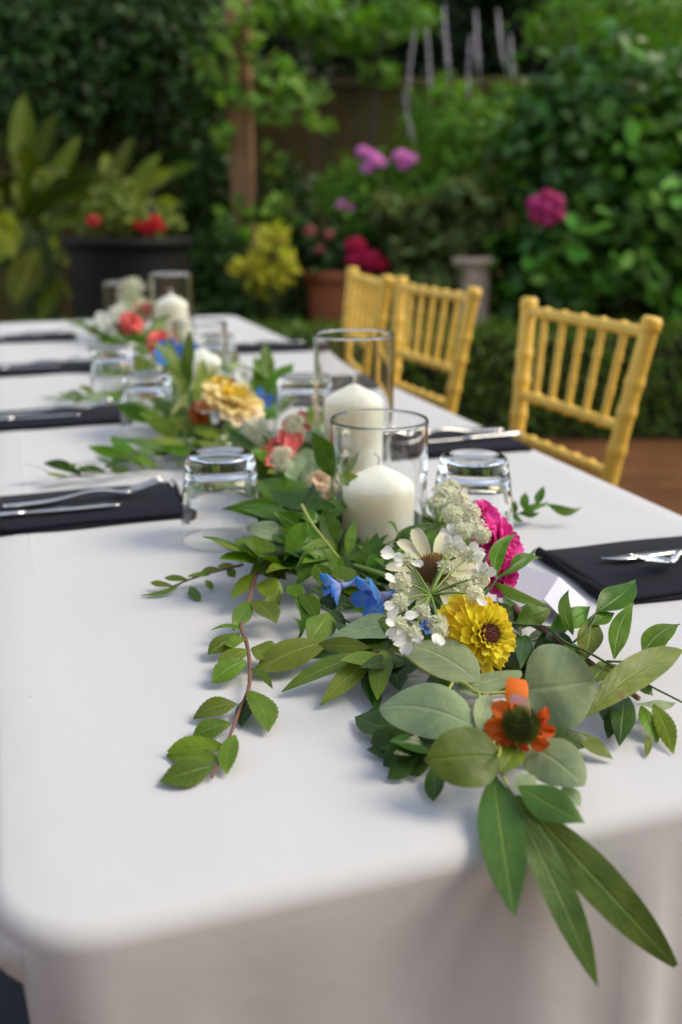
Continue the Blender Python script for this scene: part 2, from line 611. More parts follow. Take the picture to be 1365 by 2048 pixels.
def leaf_cloud(centres, normals, size, asp=0.55, fold=0.25, jitter=0.35, name='foliage', six=True):
    """Folded, pointed leaves at the given places: one mesh."""
    n = len(centres)
    nr = normals + rng.normal(0, jitter, (n, 3))
    nr /= np.linalg.norm(nr, axis=1)[:, None]
    d = rng.normal(0, 1, (n, 3))
    d[:, 2] -= 0.55
    d -= nr * (d * nr).sum(1)[:, None]
    d /= np.linalg.norm(d, axis=1)[:, None] + 1e-9
    s = np.cross(d, nr)
    L = (size * rng.uniform(0.65, 1.25, n))[:, None]
    wd = L * asp * 0.5
    c = centres
    if six:
        vs = np.stack([c - d * L * 0.5,
                       c - d * L * 0.12 + s * wd + nr * wd * fold, c + d * L * 0.22 + s * wd * 0.72 + nr * wd * fold * 0.6 - nr * L * 0.03,
                       c + d * L * 0.5 - nr * L * 0.14,
                       c + d * L * 0.22 - s * wd * 0.72 + nr * wd * fold * 0.6 - nr * L * 0.03, c - d * L * 0.12 - s * wd + nr * wd * fold,
                       c + d * L * 0.1], 1).reshape(-1, 3)
        base = (np.arange(n) * 7)[:, None]
        tris = np.array([[0, 1, 6], [1, 2, 6], [2, 3, 6], [3, 4, 6], [4, 5, 6], [5, 0, 6]])
        uvl = np.array([(0, .5), (.38, 1), (.72, .86), (1, .5), (.72, .14), (.38, 0), (.6, .5)], dtype=np.float32)
        k = 7
    else:
        vs = np.stack([c - d * L * 0.5, c + s * wd + nr * wd * fold, c + d * L * 0.5, c - s * wd + nr * wd * fold], 1).reshape(-1, 3)
        base = (np.arange(n) * 4)[:, None]
        tris = np.array([[0, 1, 2], [0, 2, 3]])
        uvl = np.array([(0, .5), (.5, 1), (1, .5), (.5, 0)], dtype=np.float32)
        k = 4
    F = (base[:, :, None] + tris[None]).reshape(-1, 3)
    me = bpy.data.meshes.new(name)
    me.vertices.add(len(vs))
    me.vertices.foreach_set('co', vs.ravel())
    me.loops.add(F.size)
    me.loops.foreach_set('vertex_index', F.ravel().astype(np.int32))
    me.polygons.add(len(F))
    me.polygons.foreach_set('loop_start', np.arange(len(F), dtype=np.int32) * 3)
    me.polygons.foreach_set('use_smooth', np.ones(len(F), dtype=bool))
    me.update(calc_edges=True)
    ul = me.uv_layers.new(name='UVMap')
    ul.data.foreach_set('uv', np.tile(uvl, (n, 1))[F.ravel()].ravel())
    me.validate()
    return me


def ellipsoid_points(c, rx, ry, rz, n, lo=0.5, hi=1.05, front=True):
    """Points in the shell of an ellipsoid (axes: across the view, along it, up) with outward normals."""
    d = rng.normal(0, 1, (n, 3))
    d /= np.linalg.norm(d, axis=1)[:, None]
    r = rng.uniform(lo ** 2, hi ** 2, n) ** 0.5
    lump = 1 + 0.16 * np.sin(d[:, 0] * 7 + c[0] * 9) * np.sin(d[:, 2] * 6 + c[1] * 5) + 0.10 * np.sin(d[:, 1] * 11 + d[:, 2] * 9)
    r = r * lump
    ax = np.array([VR[:], VH[:], (0, 0, 1)])
    loc = d * r[:, None] * np.array([rx, ry, rz])
    p = loc @ ax + np.array(c)
    nn = (d / np.array([rx, ry, rz])) @ ax
    nn /= np.linalg.norm(nn, axis=1)[:, None]
    nn = nn + np.array([0, 0, 0.75])
    nn /= np.linalg.norm(nn, axis=1)[:, None]
    return p, nn


_leafshape = {}


def unit_leaf(kind='oval', nseg=8):
    """A unit leaf along +X, face +Z, shared by alike leaves."""
    if kind in _leafshape:
        return _leafshape[kind]
    prof = {'oval': [(0, .06), (.15, .6), (.35, 1), (.6, .9), (.8, .55), (.93, .2), (1, 0)],
            'ivy': [(0, .5), (.12, 1), (.3, .75), (.5, .7), (.75, .45), (1, 0)],
            'blade': [(0, .15), (.15, .55), (.4, 1), (.65, .9), (.85, .5), (1, 0)]}[kind]
    xs, ys = zip(*prof)
    mb = MB()
    vs, uv, fs = [], [], []
    for i in range(nseg + 1):
        t = i / nseg
        w = float(np.interp(t, xs, ys)) * 0.5
        for j, s in enumerate((-1, -0.5, 0, 0.5, 1)):
            vs.append((t, s * w, 0.35 * abs(s) * w * 0.5 - 0.22 * t * t + 0.04 * math.sin(t * 9 + s)))
            uv.append((t, 0.5 + 0.5 * s))
    for i in range(nseg):
        for j in range(4):
            fs.append((i * 5 + j, (i + 1) * 5 + j, (i + 1) * 5 + j + 1, i * 5 + j + 1))
    mb.add(vs, fs, uv)
    _leafshape[kind] = mb.build('leaf_' + kind)
    return _leafshape[kind]


def leaf_objects(parent, pts, nrm, size, asp, mat, kind='oval', jitter=0.3, name='leaf', droop=0.6):
    base = unit_leaf(kind)
    me = base.copy()
    me.materials.append(mat)
    for p, n in zip(pts, nrm):
        n = Vector(n) + Vector(rng.normal(0, jitter, 3))
        n.normalize()
        d = Vector(rng.normal(0, 1, 3)) - Vector((0, 0, droop))
        d = (d - n * d.dot(n)).normalized()
        s = n.cross(d)
        L = size * rng.uniform(0.7, 1.2)
        m3 = Matrix((d, s, n)).transposed()
        o = obj(name, me, None, parent, Vector(p) - d * L * 0.5 - parent.location, m3.to_quaternion())
        o.scale = (L, L * asp, L)


def stems_mesh(root, tips, r=0.012, n=5):
    mb = MB()
    for t in tips:
        t = Vector(t)
        mid = root.lerp(t, 0.5) + Vector((rng.normal(0, .03), rng.normal(0, .03), 0.06))
        mb.tube(smooth_path([root, mid, t], 4), [r * (1 - 0.7 * i / 8) for i in range(9)], n)
    return mb.build('stems')


def bush(name, label, cat, blobs, mat, size, asp=0.55, group=None, stem_mat=None, single=0, kind='oval', lo=0.45, jitter=0.4, stem_r=0.014, ground_fwd=None):
    """blobs: (px, py, fwd, rx px, rz px, depth m, leaf count). The crown hangs on stems that come out of the ground."""
    cs = []
    for (px, py, fwd, rx, rz, dep, n) in blobs:
        c = BG(px, py, fwd)
        k = fwd / 2081.0
        cs.append((c, rx * k, dep, rz * k, n))
    gx = sum(c[0].x for c in cs) / len(cs)
    gy = sum(c[0].y for c in cs) / len(cs)
    root = thing(name, label, cat, (gx, gy, 0), group)
    P_, N_ = [], []
    for c, rx, ry, rz, n in cs:
        p, nn = ellipsoid_points(c, rx, ry, rz, n, lo)
        keep = p[:, 2] > 0.03
        P_.append(p[keep]); N_.append(nn[keep])
    P_ = np.concatenate(P_); N_ = np.concatenate(N_)
    fp = np.array(root.location)
    if single:
        # the leaves nearest the viewer are leaves of their own
        dist = (P_ - np.array(CAM)) @ np.array(VH)
        score = dist + 0.35 * rng.random(len(dist))
        order = np.argsort(score)
        own, rest = order[:single], order[single:]
        leaf_objects(root, P_[own], N_[own], size, asp, mat, kind, jitter)
    else:
        rest = np.arange(len(P_))
    if len(rest):
        me = leaf_cloud(P_[rest] - fp, N_[rest], size, asp, jitter=jitter)
        obj('foliage', me, mat, root, kind='stuff')
    tips = [c[0] - root.location for c in cs] + [Vector(p) - root.location for p in P_[rng.integers(0, len(P_), 14)]]
    obj('stems' if single or len(cs) < 99 else 'trunk', stems_mesh(Vector((0, 0, 0)), tips, stem_r), stem_mat or M['bark'], root)
    return root


LM = {}
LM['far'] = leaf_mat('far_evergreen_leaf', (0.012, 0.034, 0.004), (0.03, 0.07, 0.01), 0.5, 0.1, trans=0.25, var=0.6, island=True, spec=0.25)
LM['ever'] = leaf_mat('evergreen_leaf', (0.024, 0.072, 0.008), (0.04, 0.10, 0.015), 0.45, 0.1, trans=0.28, var=0.6, island=True, spec=0.3)
LM['mid'] = leaf_mat('mid_green_leaf', (0.11, 0.27, 0.016), (0.10, 0.22, 0.03), 0.42, 0.15, trans=0.35, var=0.5, island=True, spec=0.35)
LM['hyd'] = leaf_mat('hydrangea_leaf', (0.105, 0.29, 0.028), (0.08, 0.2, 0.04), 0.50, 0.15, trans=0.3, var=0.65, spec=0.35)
LM['hydshade'] = leaf_mat('hydrangea_shaded_leaf', (0.050, 0.155, 0.012), (0.08, 0.2, 0.04), 0.38, 0.15, trans=0.3, var=0.45, island=True, spec=0.4)  # inner leaves coloured darker, painting shade into the gaps of the bush
LM['vine'] = leaf_mat('vine_leaf', (0.13, 0.28, 0.016), (0.15, 0.28, 0.04), 0.40, 0.15, trans=0.35, var=0.45, spec=0.35)
LM['gold'] = leaf_mat('golden_leaf', (0.46, 0.48, 0.025), (0.50, 0.50, 0.06), 0.5, 0.1, trans=0.35, var=0.3, spec=0.3)
LM['blade'] = leaf_mat('broad_blade_leaf', (0.13, 0.18, 0.006), (0.30, 0.32, 0.03), 0.42, 0.08, trans=0.35, var=0.85, ribw=0.06, spec=0.3)
LM['bladedark'] = leaf_mat('dark_blade_leaf', (0.055, 0.092, 0.003), (0.14, 0.16, 0.02), 0.5, 0.08, trans=0.3, var=0.6, ribw=0.05, spec=0.15)
LM['sage'] = leaf_mat('grey_green_leaf', (0.12, 0.185, 0.055), (0.16, 0.2, 0.1), 0.6, 0.1, trans=0.25, var=0.4, island=True, spec=0.3)
LM['box'] = leaf_mat('box_hedge_leaf', (0.08, 0.16, 0.008), (0.08, 0.15, 0.02), 0.42, 0.0, trans=0.3, var=0.6, island=True, spec=0.3)
LM['herb'] = leaf_mat('soft_potted_leaf', (0.16, 0.22, 0.03), (0.2, 0.26, 0.06), 0.5, 0.1, trans=0.3, var=0.45, island=True, spec=0.3)

# far trees beyond the wall close the view
far = [(-80, 120, 10.8, 250, 420), (250, 60, 11.2, 260, 430), (560, 40, 11.0, 240, 420), (860, 50, 11.4, 260, 430), (1160, 60, 10.9, 260, 430), (1450, 90, 11.2, 250, 430)]
far_lab = ['dark evergreen tree filling the corner above the broad yellow-green leaves', 'dark evergreen tree above the black planter',
           'dark tree beyond the wall, behind the vine-covered post', 'dark tree beyond the wall above the pink phlox',
           'dark tree rising behind the grey-lilac flower spikes', 'dark tree rising behind the hydrangea bush']
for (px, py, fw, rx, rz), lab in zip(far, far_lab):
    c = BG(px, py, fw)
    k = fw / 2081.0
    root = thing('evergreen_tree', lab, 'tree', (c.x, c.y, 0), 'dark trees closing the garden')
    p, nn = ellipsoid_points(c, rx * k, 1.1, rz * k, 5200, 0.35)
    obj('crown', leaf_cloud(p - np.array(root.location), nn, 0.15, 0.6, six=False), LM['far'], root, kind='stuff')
    mb = MB().tube([(0, 0, -0.02), (0.03, 0, 1.0), (0, 0.04, 2.2), (0.02, 0, c.z + 0.6)], [0.16, 0.13, 0.10, 0.04], 10)
    for a in range(7):
        an = a * 0.9
        mb.tube([(0, 0, 1.0 + a * 0.2), (math.cos(an) * 0.6, math.sin(an) * 0.6, 1.6 + a * 0.2), (math.cos(an) * 1.1, math.sin(an) * 0.9, 2.2 + a * 0.15)], [0.05, 0.03, 0.012], 6)
    obj('trunk', mb.build('trunk'), M['bark'], root)
# added hedge behind the trees: solid near-black core shuts sky out of gaps
hd = thing('backing_hedge', 'tall near-black hedge added behind the trees to shut out the sky', 'hedge', W(0, 13, 0))
mb = MB()
nx, nz = 60, 14
vs, fs = [], []
for j in range(nz + 1):
    for i in range(nx + 1):
        vs.append(W(-9 + 18 * i / nx, 12.6 + 0.25 * math.sin(i * 1.9 + j) + 0.2 * math.sin(j * 2.3 + i * .7), -0.05 + 5.2 * j / nz) - hd.location)
o_ = len(vs)
for j in range(nz + 1):
    for i in range(nx + 1):
        vs.append(W(-9 + 18 * i / nx, 13.8, -0.05 + 5.2 * j / nz) - hd.location)
for j in range(nz):
    for i in range(nx):
        q = j * (nx + 1) + i
        fs.append((q, q + 1, q + nx + 2, q + nx + 1))
        fs.append((o_ + q + 1, o_ + q, o_ + q + nx + 1, o_ + q + nx + 2))
top = nz * (nx + 1)
for i in range(nx):
    fs.append((top + i, top + i + 1, o_ + top + i + 1, o_ + top + i))
mb.add(vs, fs)
obj('branches', mb.build('branches'), plain('dark_hedge_core', (0.010, 0.014, 0.007), 0.95, 0.5, scale=7, bumps=0.8, bscale=20), hd)
ii = rng.random((9000, 2))
pp = np.array([W(-9 + 18 * a, 12.5, 5.1 * b)[:] for a, b in ii]) + rng.normal(0, .12, (9000, 3))
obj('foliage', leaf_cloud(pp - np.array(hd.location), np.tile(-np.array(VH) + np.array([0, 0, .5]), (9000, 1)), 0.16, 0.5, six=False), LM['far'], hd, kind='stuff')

# shrubs inside the wall
bush('evergreen_shrub', 'dark leafy shrub behind the broad yellow-green leaves and the black planter', 'shrub',
     [(60, 150, 7.6, 210, 190, .6, 2600), (300, 150, 7.9, 190, 190, .6, 2400), (170, 30, 7.8, 300, 120, .6, 1800), (420, 420, 7.4, 90, 170, .5, 1500), (380, 560, 7.0, 120, 110, .4, 900)],
     LM['ever'], 0.085, group='shrubs inside the wall')
bush('evergreen_shrub', 'shrub with brighter tips hanging over the mossy wall', 'shrub',
     [(690, 70, 8.1, 80, 40, .4, 320), (620, 30, 8.0, 90, 40, .4, 340), (800, 40, 8.0, 80, 40, .4, 260), (580, 10, 7.6, 90, 50, .4, 360), (760, 150, 8.1, 50, 25, .3, 120)],
     LM['mid'], 0.085, group='shrubs inside the wall')
bush('evergreen_shrub', 'loose bright green shrub above the hydrangea bush', 'shrub',
     [(1230, 30, 7.2, 170, 60, .6, 800), (1340, 90, 7.0, 100, 80, .5, 480), (1130, 60, 7.4, 80, 40, .4, 240)],
     LM['mid'], 0.075, asp=.4, group='shrubs inside the wall')
bush('evergreen_shrub', 'low dark shrub at the foot of the wooden post', 'shrub',
     [(440, 560, 6.6, 80, 110, .35, 900), (560, 620, 6.3, 110, 80, .35, 900), (440, 650, 6.0, 120, 50, .3, 600), (570, 420, 7.4, 90, 90, .3, 600)],
     LM['ever'], 0.07, group='shrubs inside the wall')
bush('phlox', 'leafy phlox clump with magenta-pink flower heads left of the flower spikes', 'flowering plant',
     [(760, 440, 6.4, 120, 120, .35, 1500), (700, 380, 6.5, 70, 60, .3, 500), (800, 360, 6.5, 70, 60, .3, 500)],
     LM['mid'], 0.075, asp=.35, stem_mat=M['stem_dark'], stem_r=.008)
phlox = bpy.data.objects['phlox']


def flower_head(parent, c, r, mat, n=46, pet=0.012, name='flower_head', flat=0.75, label=None):
    """A rounded head of small five-petalled florets."""
    mb = MB()
    for i in range(n):
        z = 1 - 2 * (i + .5) / n
        if z < -0.55:
            continue
        an = i * 2.39996
        d = Vector((math.sqrt(1 - z * z) * math.cos(an), math.sqrt(1 - z * z) * math.sin(an), z))
        p = Vector((d.x * r, d.y * r, d.z * r * flat)) * random.uniform(.9, 1.06)
        s = d.cross(Vector((.3, .2, 1))).normalized()
        u = d.cross(s)
        for k in range(5):
            a0 = k * 1.2566 + i
            e = s * math.cos(a0) + u * math.sin(a0)
            f = s * math.cos(a0 + 1.57) + u * math.sin(a0 + 1.57)
            L = pet * random.uniform(.85, 1.2)
            mb.add([p, p + e * L * .6 + f * L * .42 + d * .001, p + e * L + d * .002, p + e * L * .6 - f * L * .42 + d * .001], [(0, 1, 2, 3)], [(0, .5), (.6, 1), (1, .5), (.6, 0)])
    return obj(name, mb.build('flower_head'), mat, parent, Vector(c) - parent.location, label=label)


M['phlox_petal'] = petal_mat('phlox_petal', (0.86, 0.24, 0.66), (0.92, 0.34, 0.78))
M['hyd_petal'] = petal_mat('hydrangea_petal', (0.58, 0.05, 0.22), (0.62, 0.06, 0.26))
M['red_petal'] = petal_mat('red_petal', (0.60, 0.012, 0.03), (0.62, 0.02, 0.05))
M['crimson_petal'] = petal_mat('crimson_petal', (0.58, 0.010, 0.06), (0.60, 0.015, 0.09))
M['spike'] = petal_mat('lilac_spike_flower', (0.70, 0.68, 0.66), (0.85, 0.80, 0.90))
for px, py, r in ((726, 304, .036), (750, 322, .046), (735, 338, .040), (762, 328, .034), (742, 312, .034), (803, 314, .048), (820, 320, .044), (808, 330, .036), (686, 412, .040), (697, 418, .034)):
    flower_head(phlox, BG(px, py, 6.2), r, M['phlox_petal'], 40, .022)

ag = bush('agastache', 'tall herb clump with upright grey-lilac flower spikes', 'flowering plant',
          [(890, 250, 6.6, 90, 90, .35, 640), (960, 330, 6.3, 110, 100, .35, 800), (1010, 220, 6.6, 60, 60, .3, 260), (860, 380, 6.3, 70, 70, .3, 360)],
          LM['mid'], 0.07, asp=.45, stem_mat=M['stem_dark'], stem_r=.008)
for px, y0, y1 in ((825, 60, 160), (857, 62, 160), (893, 15, 120), (955, 25, 110), (943, 75, 170), (1004, 25, 100), (1025, 75, 115), (1048, 160, 230), (818, 190, 250)):
    lean = random.uniform(-16, 16)
    A, B = BG(px - lean, y1 + 60, 6.4), BG(px + lean * .6, y0 - 6, 6.4)
    bow = VR * random.uniform(-.02, .02)
    mb = MB()
    n = 150
    for i in range(n):
        t = .22 + .78 * i / n
        if random.random() < .25:
            continue
        c = A.lerp(B, t) + bow * math.sin(t * 3) + Vector((random.gauss(0, .003), random.gauss(0, .003), 0))
        an = i * 2.4
        e = Vector((math.cos(an), math.sin(an), .55)).normalized()
        r = .024 * (1.06 - t) ** .8 * random.uniform(.4, 1.4) * (1 if math.sin(t * 40) > -.5 else .5)
        u = e.cross(Vector((0, 0, 1))).normalized()
        mb.add([c, c + e * r * .6 + u * .0035, c + e * r * 1.3 + Vector((0, 0, .004)), c + e * r * .6 - u * .0035], [(0, 1, 2, 3)], [(0, .5), (.6, 1), (1, .5), (.6, 0)])
    mb.tube([A, A.lerp(B, .5) + bow, B], [.004, .003, .0015], 5)
    obj('flower_spike', mb.build('flower_spike'), M['spike'], ag, -ag.location)

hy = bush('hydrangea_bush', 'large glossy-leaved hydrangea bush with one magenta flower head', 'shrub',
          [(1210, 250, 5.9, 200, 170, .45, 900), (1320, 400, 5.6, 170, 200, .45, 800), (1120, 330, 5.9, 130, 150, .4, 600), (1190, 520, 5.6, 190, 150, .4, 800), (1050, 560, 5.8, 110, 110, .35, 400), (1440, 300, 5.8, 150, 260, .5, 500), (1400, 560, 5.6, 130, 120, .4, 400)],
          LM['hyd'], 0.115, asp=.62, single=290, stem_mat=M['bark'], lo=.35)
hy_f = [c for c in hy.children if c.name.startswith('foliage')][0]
hy_f.data.materials.clear(); hy_f.data.materials.append(LM['hydshade'])
for dx, dy, rr in ((0, 0, .050), (-22, -10, .038), (20, -14, .040), (-18, 14, .036), (22, 12, .036), (2, -24, .034), (0, 22, .034)):
    flower_head(hy, BG(1092 + dx, 418 + dy, 5.15), rr, M['hyd_petal'], 44, .021, flat=.85)

# broad-leaved plants at the left
def blade_plant(name, label, leaves, root, mat, cat='plant', group=None):
    r = thing(name, label, cat, root, group)
    mes = []
    for q in (mat, LM['bladedark']):
        mes.append(unit_leaf('blade').copy()); mes[-1].materials.append(q)
    st = MB()
    for li_, (bx, by, tx, ty, fb, ft, wpx, roll) in enumerate(leaves):
        me = mes[0] if li_ in (4, 5, 7, 9, 10) or random.random() < .22 else mes[1]
        B, T = BG(bx, by, fb), BG(tx, ty, ft)
        d = (T - B)
        L = d.length
        d.normalize()
        n = ((CAM - (B + T) / 2).normalized() + Vector((0, 0, .7)))
        n = (n - d * d.dot(n)).normalized()
        n = Matrix.Rotation(R_(roll), 3, d) @ n
        s = n.cross(d)
        o = obj('leaf', me, None, r, B - r.location, Matrix((d, s, n)).transposed().to_quaternion())
        w = wpx * fb / 2081.0
        o.scale = (L, w * 1.15, L * .55)
        a = r.location.copy()
        st.tube(smooth_path([a - r.location, (a.lerp(B, .6) + Vector((0, 0, .1))) - r.location, B - r.location], 4), [.012, .011, .010, .009, .008, .008, .007, .007, .006], 5)
    obj('stalks', st.build('stalks'), M['stem_dark'], r)
    return r


random.seed(21)
bl = [(40, 370, 50, 175, 6.2, 6.4, 46, 10), (70, 350, 110, 215, 6.2, 6.3, 34, -10), (80, 400, 165, 262, 6.1, 6.3, 30, 15), (90, 390, 190, 330, 6.1, 5.9, 34, 20), (70, 345, 128, 338, 6.1, 5.8, 36, 0),
      (-5, 520, 15, 420, 6.0, 5.8, 60, -15), (95, 420, 195, 350, 6.0, 6.0, 34, 25), (75, 500, 25, 606, 5.8, 5.6, 66, 10), (120, 560, 80, 640, 5.8, 5.6, 34, -20), (15, 430, 25, 500, 6.0, 5.6, 46, 0)]
for i in range(34):
    bx = random.uniform(-60, 150); by = random.uniform(360, 560)
    a = random.uniform(-1.0, 1.0) if by < 450 else random.uniform(-2.6, 2.6)
    ll = random.uniform(80, 150)
    bl.append((bx, by, bx + ll * math.sin(a), by - ll * math.cos(a) * .9, random.uniform(6.0, 6.5), random.uniform(5.9, 6.5), random.uniform(20, 40), random.uniform(-60, 60)))
blade_plant('broad_leaf_plant', 'clump of broad yellow-green blade leaves beside the black planter', bl, W(-1.75, 6.1, 0), LM['blade'])
bl2 = [(210, 400, 268, 262, 6.2, 6.4, 30, 0), (285, 385, 345, 335, 6.2, 6.0, 30, 15), (300, 370, 395, 320, 6.3, 6.1, 26, 10), (290, 415, 355, 402, 6.2, 5.9, 30, 20), (230, 380, 210, 300, 6.3, 6.4, 34, 0), (250, 410, 320, 300, 6.4, 6.5, 36, 0)]
blade_plant('broad_leaf_plant', 'few broad blade leaves rising behind the red flowers in the black planter', bl2, W(-1.2, 6.35, 0), LM['blade'])

# wooden post with a vine
pr = BG(484, 300, 7.0)
pt = thing('wooden_post', 'square brown timber post wrapped by a climbing vine', 'post', (pr.x, pr.y, 0))
pt.rotation_euler = (0, 0, -YAW)
mb = MB()
zz = [0, .8, 1.6, 2.4, 3.1]
for z0, z1 in zip(zz[:-1], zz[1:]):
    pass
h = .075
sec = [(-h, -h + .012), (-h + .012, -h), (h - .012, -h), (h, -h + .012), (h, h - .012), (h - .012, h), (-h + .012, h), (-h, h - .012)]
vs = [(x, y, z) for z in (0, 3.1) for x, y in sec]
mb.add(vs, [(i, (i + 1) % 8, 8 + (i + 1) % 8, 8 + i) for i in range(8)] + [tuple(range(8, 16))])
obj('shaft', mb.build('shaft', False), M['post'], pt)
mb = MB(); mb.box((0, 0, 3.12), (.2, .2, .04))
obj('cap', mb.build('cap', False), M['post'], pt)
vn = thing('climbing_vine', 'bright green vine climbing the wooden post', 'vine', (pr.x, pr.y, 0))
spots = []
for (px, py, rx, ry, n) in ((470, 50, 60, 60, 24), (430, 120, 50, 50, 26), (520, 120, 34, 60, 14), (560, 160, 70, 40, 34), (620, 200, 40, 30, 16), (450, 190, 30, 30, 12), (540, 220, 50, 40, 22), (480, 200, 22, 25, 8), (450, 270, 20, 25, 8), (545, 320, 30, 30, 10), (640, 240, 30, 20, 8), (545, 20, 60, 30, 18), (470, 440, 40, 40, 18), (560, 430, 40, 40, 16)):
    for i in range(n):
        a = random.uniform(0, 6.28); r = math.sqrt(random.random())
        spots.append(BG(px + rx * r * math.cos(a), py + ry * r * math.sin(a), 6.85 + random.uniform(-.18, .06)))
nrm = [(-VH + Vector((0, 0, .8))).normalized()] * len(spots)
leaf_objects(vn, spots, nrm, .098, .8, LM['vine'], 'ivy', .45)
mb = MB()
path = [Vector((pr.x + .09 * math.cos(i * .8), pr.y + .09 * math.sin(i * .8), .05 + i * .16)) - vn.location for i in range(19)]
mb.tube(path, [.012] * 19, 5)
for s in spots[::5]:
    z = min(max(s.z, .2), 2.8)
    i = min(18, int(z / .16))
    mb.tube([path[i], (path[i] + (s - vn.location)) / 2 + Vector((0, 0, .05)), s - vn.location], .004, 4)
obj('stems', mb.build('stems'), M['bark'], vn)

# golden-leaved plant
gp = BG(530, 520, 5.9)
gl = thing('golden_plant', 'low plant with bright yellow-green leaves beside the terracotta pot', 'plant', (gp.x, gp.y, 0))
spots = []
for (px, py, rx, ry, n) in ((545, 510, 45, 45, 46), (500, 530, 40, 25, 24), (550, 465, 30, 20, 16), (535, 575, 40, 25, 20), (470, 540, 15, 10, 4), (570, 540, 25, 40, 18)):
    for i in range(n):
        a = random.uniform(0, 6.28); r = math.sqrt(random.random())
        spots.append(BG(px + rx * r * math.cos(a), py + ry * r * math.sin(a), 5.8 + random.uniform(-.15, .12)))
leaf_objects(gl, spots, [(-VH * .6 + Vector((0, 0, 1))).normalized()] * len(spots), .078, .75, LM['gold'], 'oval', .4)
obj('stems', stems_mesh(Vector((0, 0, 0)), [s - gl.location for s in spots[::4]], .007), M['stem_dark'], gl)


def pot(name, label, px, fwd, z_top, r_top, r_bot, mat, z0=0.0, rim=0.03, cat='plant pot', ribs=0):
    c = BG(px, 500, fwd)
    o = thing(name, label, cat, (c.x, c.y, z0))
    H = z_top - z0
    mb = MB().lathe([(0, 0), (r_bot, 0), (r_bot + (r_top - r_bot) * .5, H * .5), (r_top - .012, H - rim * 2)], 40)
    obj('body', mb.build('body'), mat, o)
    mb = MB().lathe([(r_top - .014, H - rim * 2.0), (r_top + .01, H - rim * 1.9), (r_top + .012, H - .006), (r_top + .004, H), (r_top - .022, H), (r_top - .03, H - .03), (r_top - .035, H - .07)], 40)
    obj('rim', mb.build('rim'), mat, o)
    mb = MB().lathe([(r_top - .02, H - .05), (0, H - .045)], 30)
    obj('soil', mb.build('soil'), M['soil'], o)
    return o


M['blackpot'] = plain('black_planter', (0.011, 0.010, 0.009), 0.6, 0.2, spec=0.2)
M['terracotta'] = plain('terracotta', (0.42, 0.13, 0.05), 0.8, 0.25, scale=9)
M['tanpot'] = plain('weathered_tan_stone', (0.50, 0.40, 0.31), 0.85, 0.25, scale=9)
bp = pot('planter', 'large round black planter holding red flowers', 258, 5.75, .945, .345, .30, M['blackpot'], rim=.03)
tp = pot('plant_pot', 'terracotta pot of crimson geraniums partly hidden by the farthest gold chair', 690, 6.0, .755, .235, .175, M['terracotta'], rim=.035)
sp = pot('plant_pot', 'tall tan stone pot seen above the middle gold chair', 948, 5.6, .84, .105, .075, M['tanpot'], rim=.02)


def potted(name, label, px, py, fwd, rx, rz, n, mat, size, flowers, fmat, fr, cat='flowering plant', asp=.6):
    c = BG(px, py, fwd)
    k = fwd / 2081.0
    root = thing(name, label, cat, (c.x, c.y, c.z - rz * k))
    p, nn = ellipsoid_points(c, rx * k, rx * k * .7, rz * k, n, .3)
    obj('foliage', leaf_cloud(p - np.array(root.location), nn, size, asp), mat, root, kind='stuff')
    heads = [BG(a, b, fwd - .18) for a, b in flowers]
    for h_ in heads:
        flower_head(root, h_, fr * random.uniform(.85, 1.15), fmat, 26, fr * .5)
    obj('stems', stems_mesh(Vector((0, 0, -.03)), [h_ - root.location for h_ in heads] + [Vector(q) - root.location for q in p[:12]], .005), M['stem_green'], root)
    return root


potted('red_begonia', 'trailing plant with scarlet flowers in the black planter', 258, 440, 5.75, 105, 42, 900, LM['herb'], .05,
       [(190, 443), (280, 452), (300, 450), (318, 455), (310, 440), (295, 460)], M['red_petal'], .035)
potted('ornamental_grass', 'pale green tufted plant in the middle of the black planter', 235, 410, 5.85, 60, 60, 500, LM['herb'], .07, [(302, 425)], plain('dark_purple_leaf', (.03, .01, .03), .6), .04, asp=.25, cat='plant')
potted('crimson_geranium', 'geranium with a big crimson head in the terracotta pot', 690, 515, 5.95, 90, 48, 700, LM['ever'], .07,
       [(712, 492), (722, 510), (745, 518), (735, 526), (758, 530), (712, 520)], M['crimson_petal'], .055)
potted('rose_geranium', 'geranium with a few faded rose flowers in the terracotta pot', 640, 500, 6.0, 50, 45, 400, LM['ever'], .07,
       [(620, 462), (657, 470), (640, 500)], plain('faded_rose_petal', (.30, .06, .06), .6), .03)
bush('sage_clump', 'grey-green leafy clump with straw stalks behind the tan pot', 'plant',
     [(850, 430, 5.9, 60, 40, .25, 380), (930, 400, 5.8, 50, 40, .25, 300), (900, 480, 5.8, 70, 36, .25, 420), (820, 500, 5.9, 50, 40, .25, 320), (870, 560, 5.8, 110, 40, .3, 500), (960, 450, 5.9, 40, 50, .25, 220), (780, 420, 6.0, 40, 40, .25, 200)],
     LM['sage'], .095, asp=.55, lo=.2, jitter=.7, stem_mat=plain('straw_stalk', (.25, .18, .08), .7), stem_r=.009)

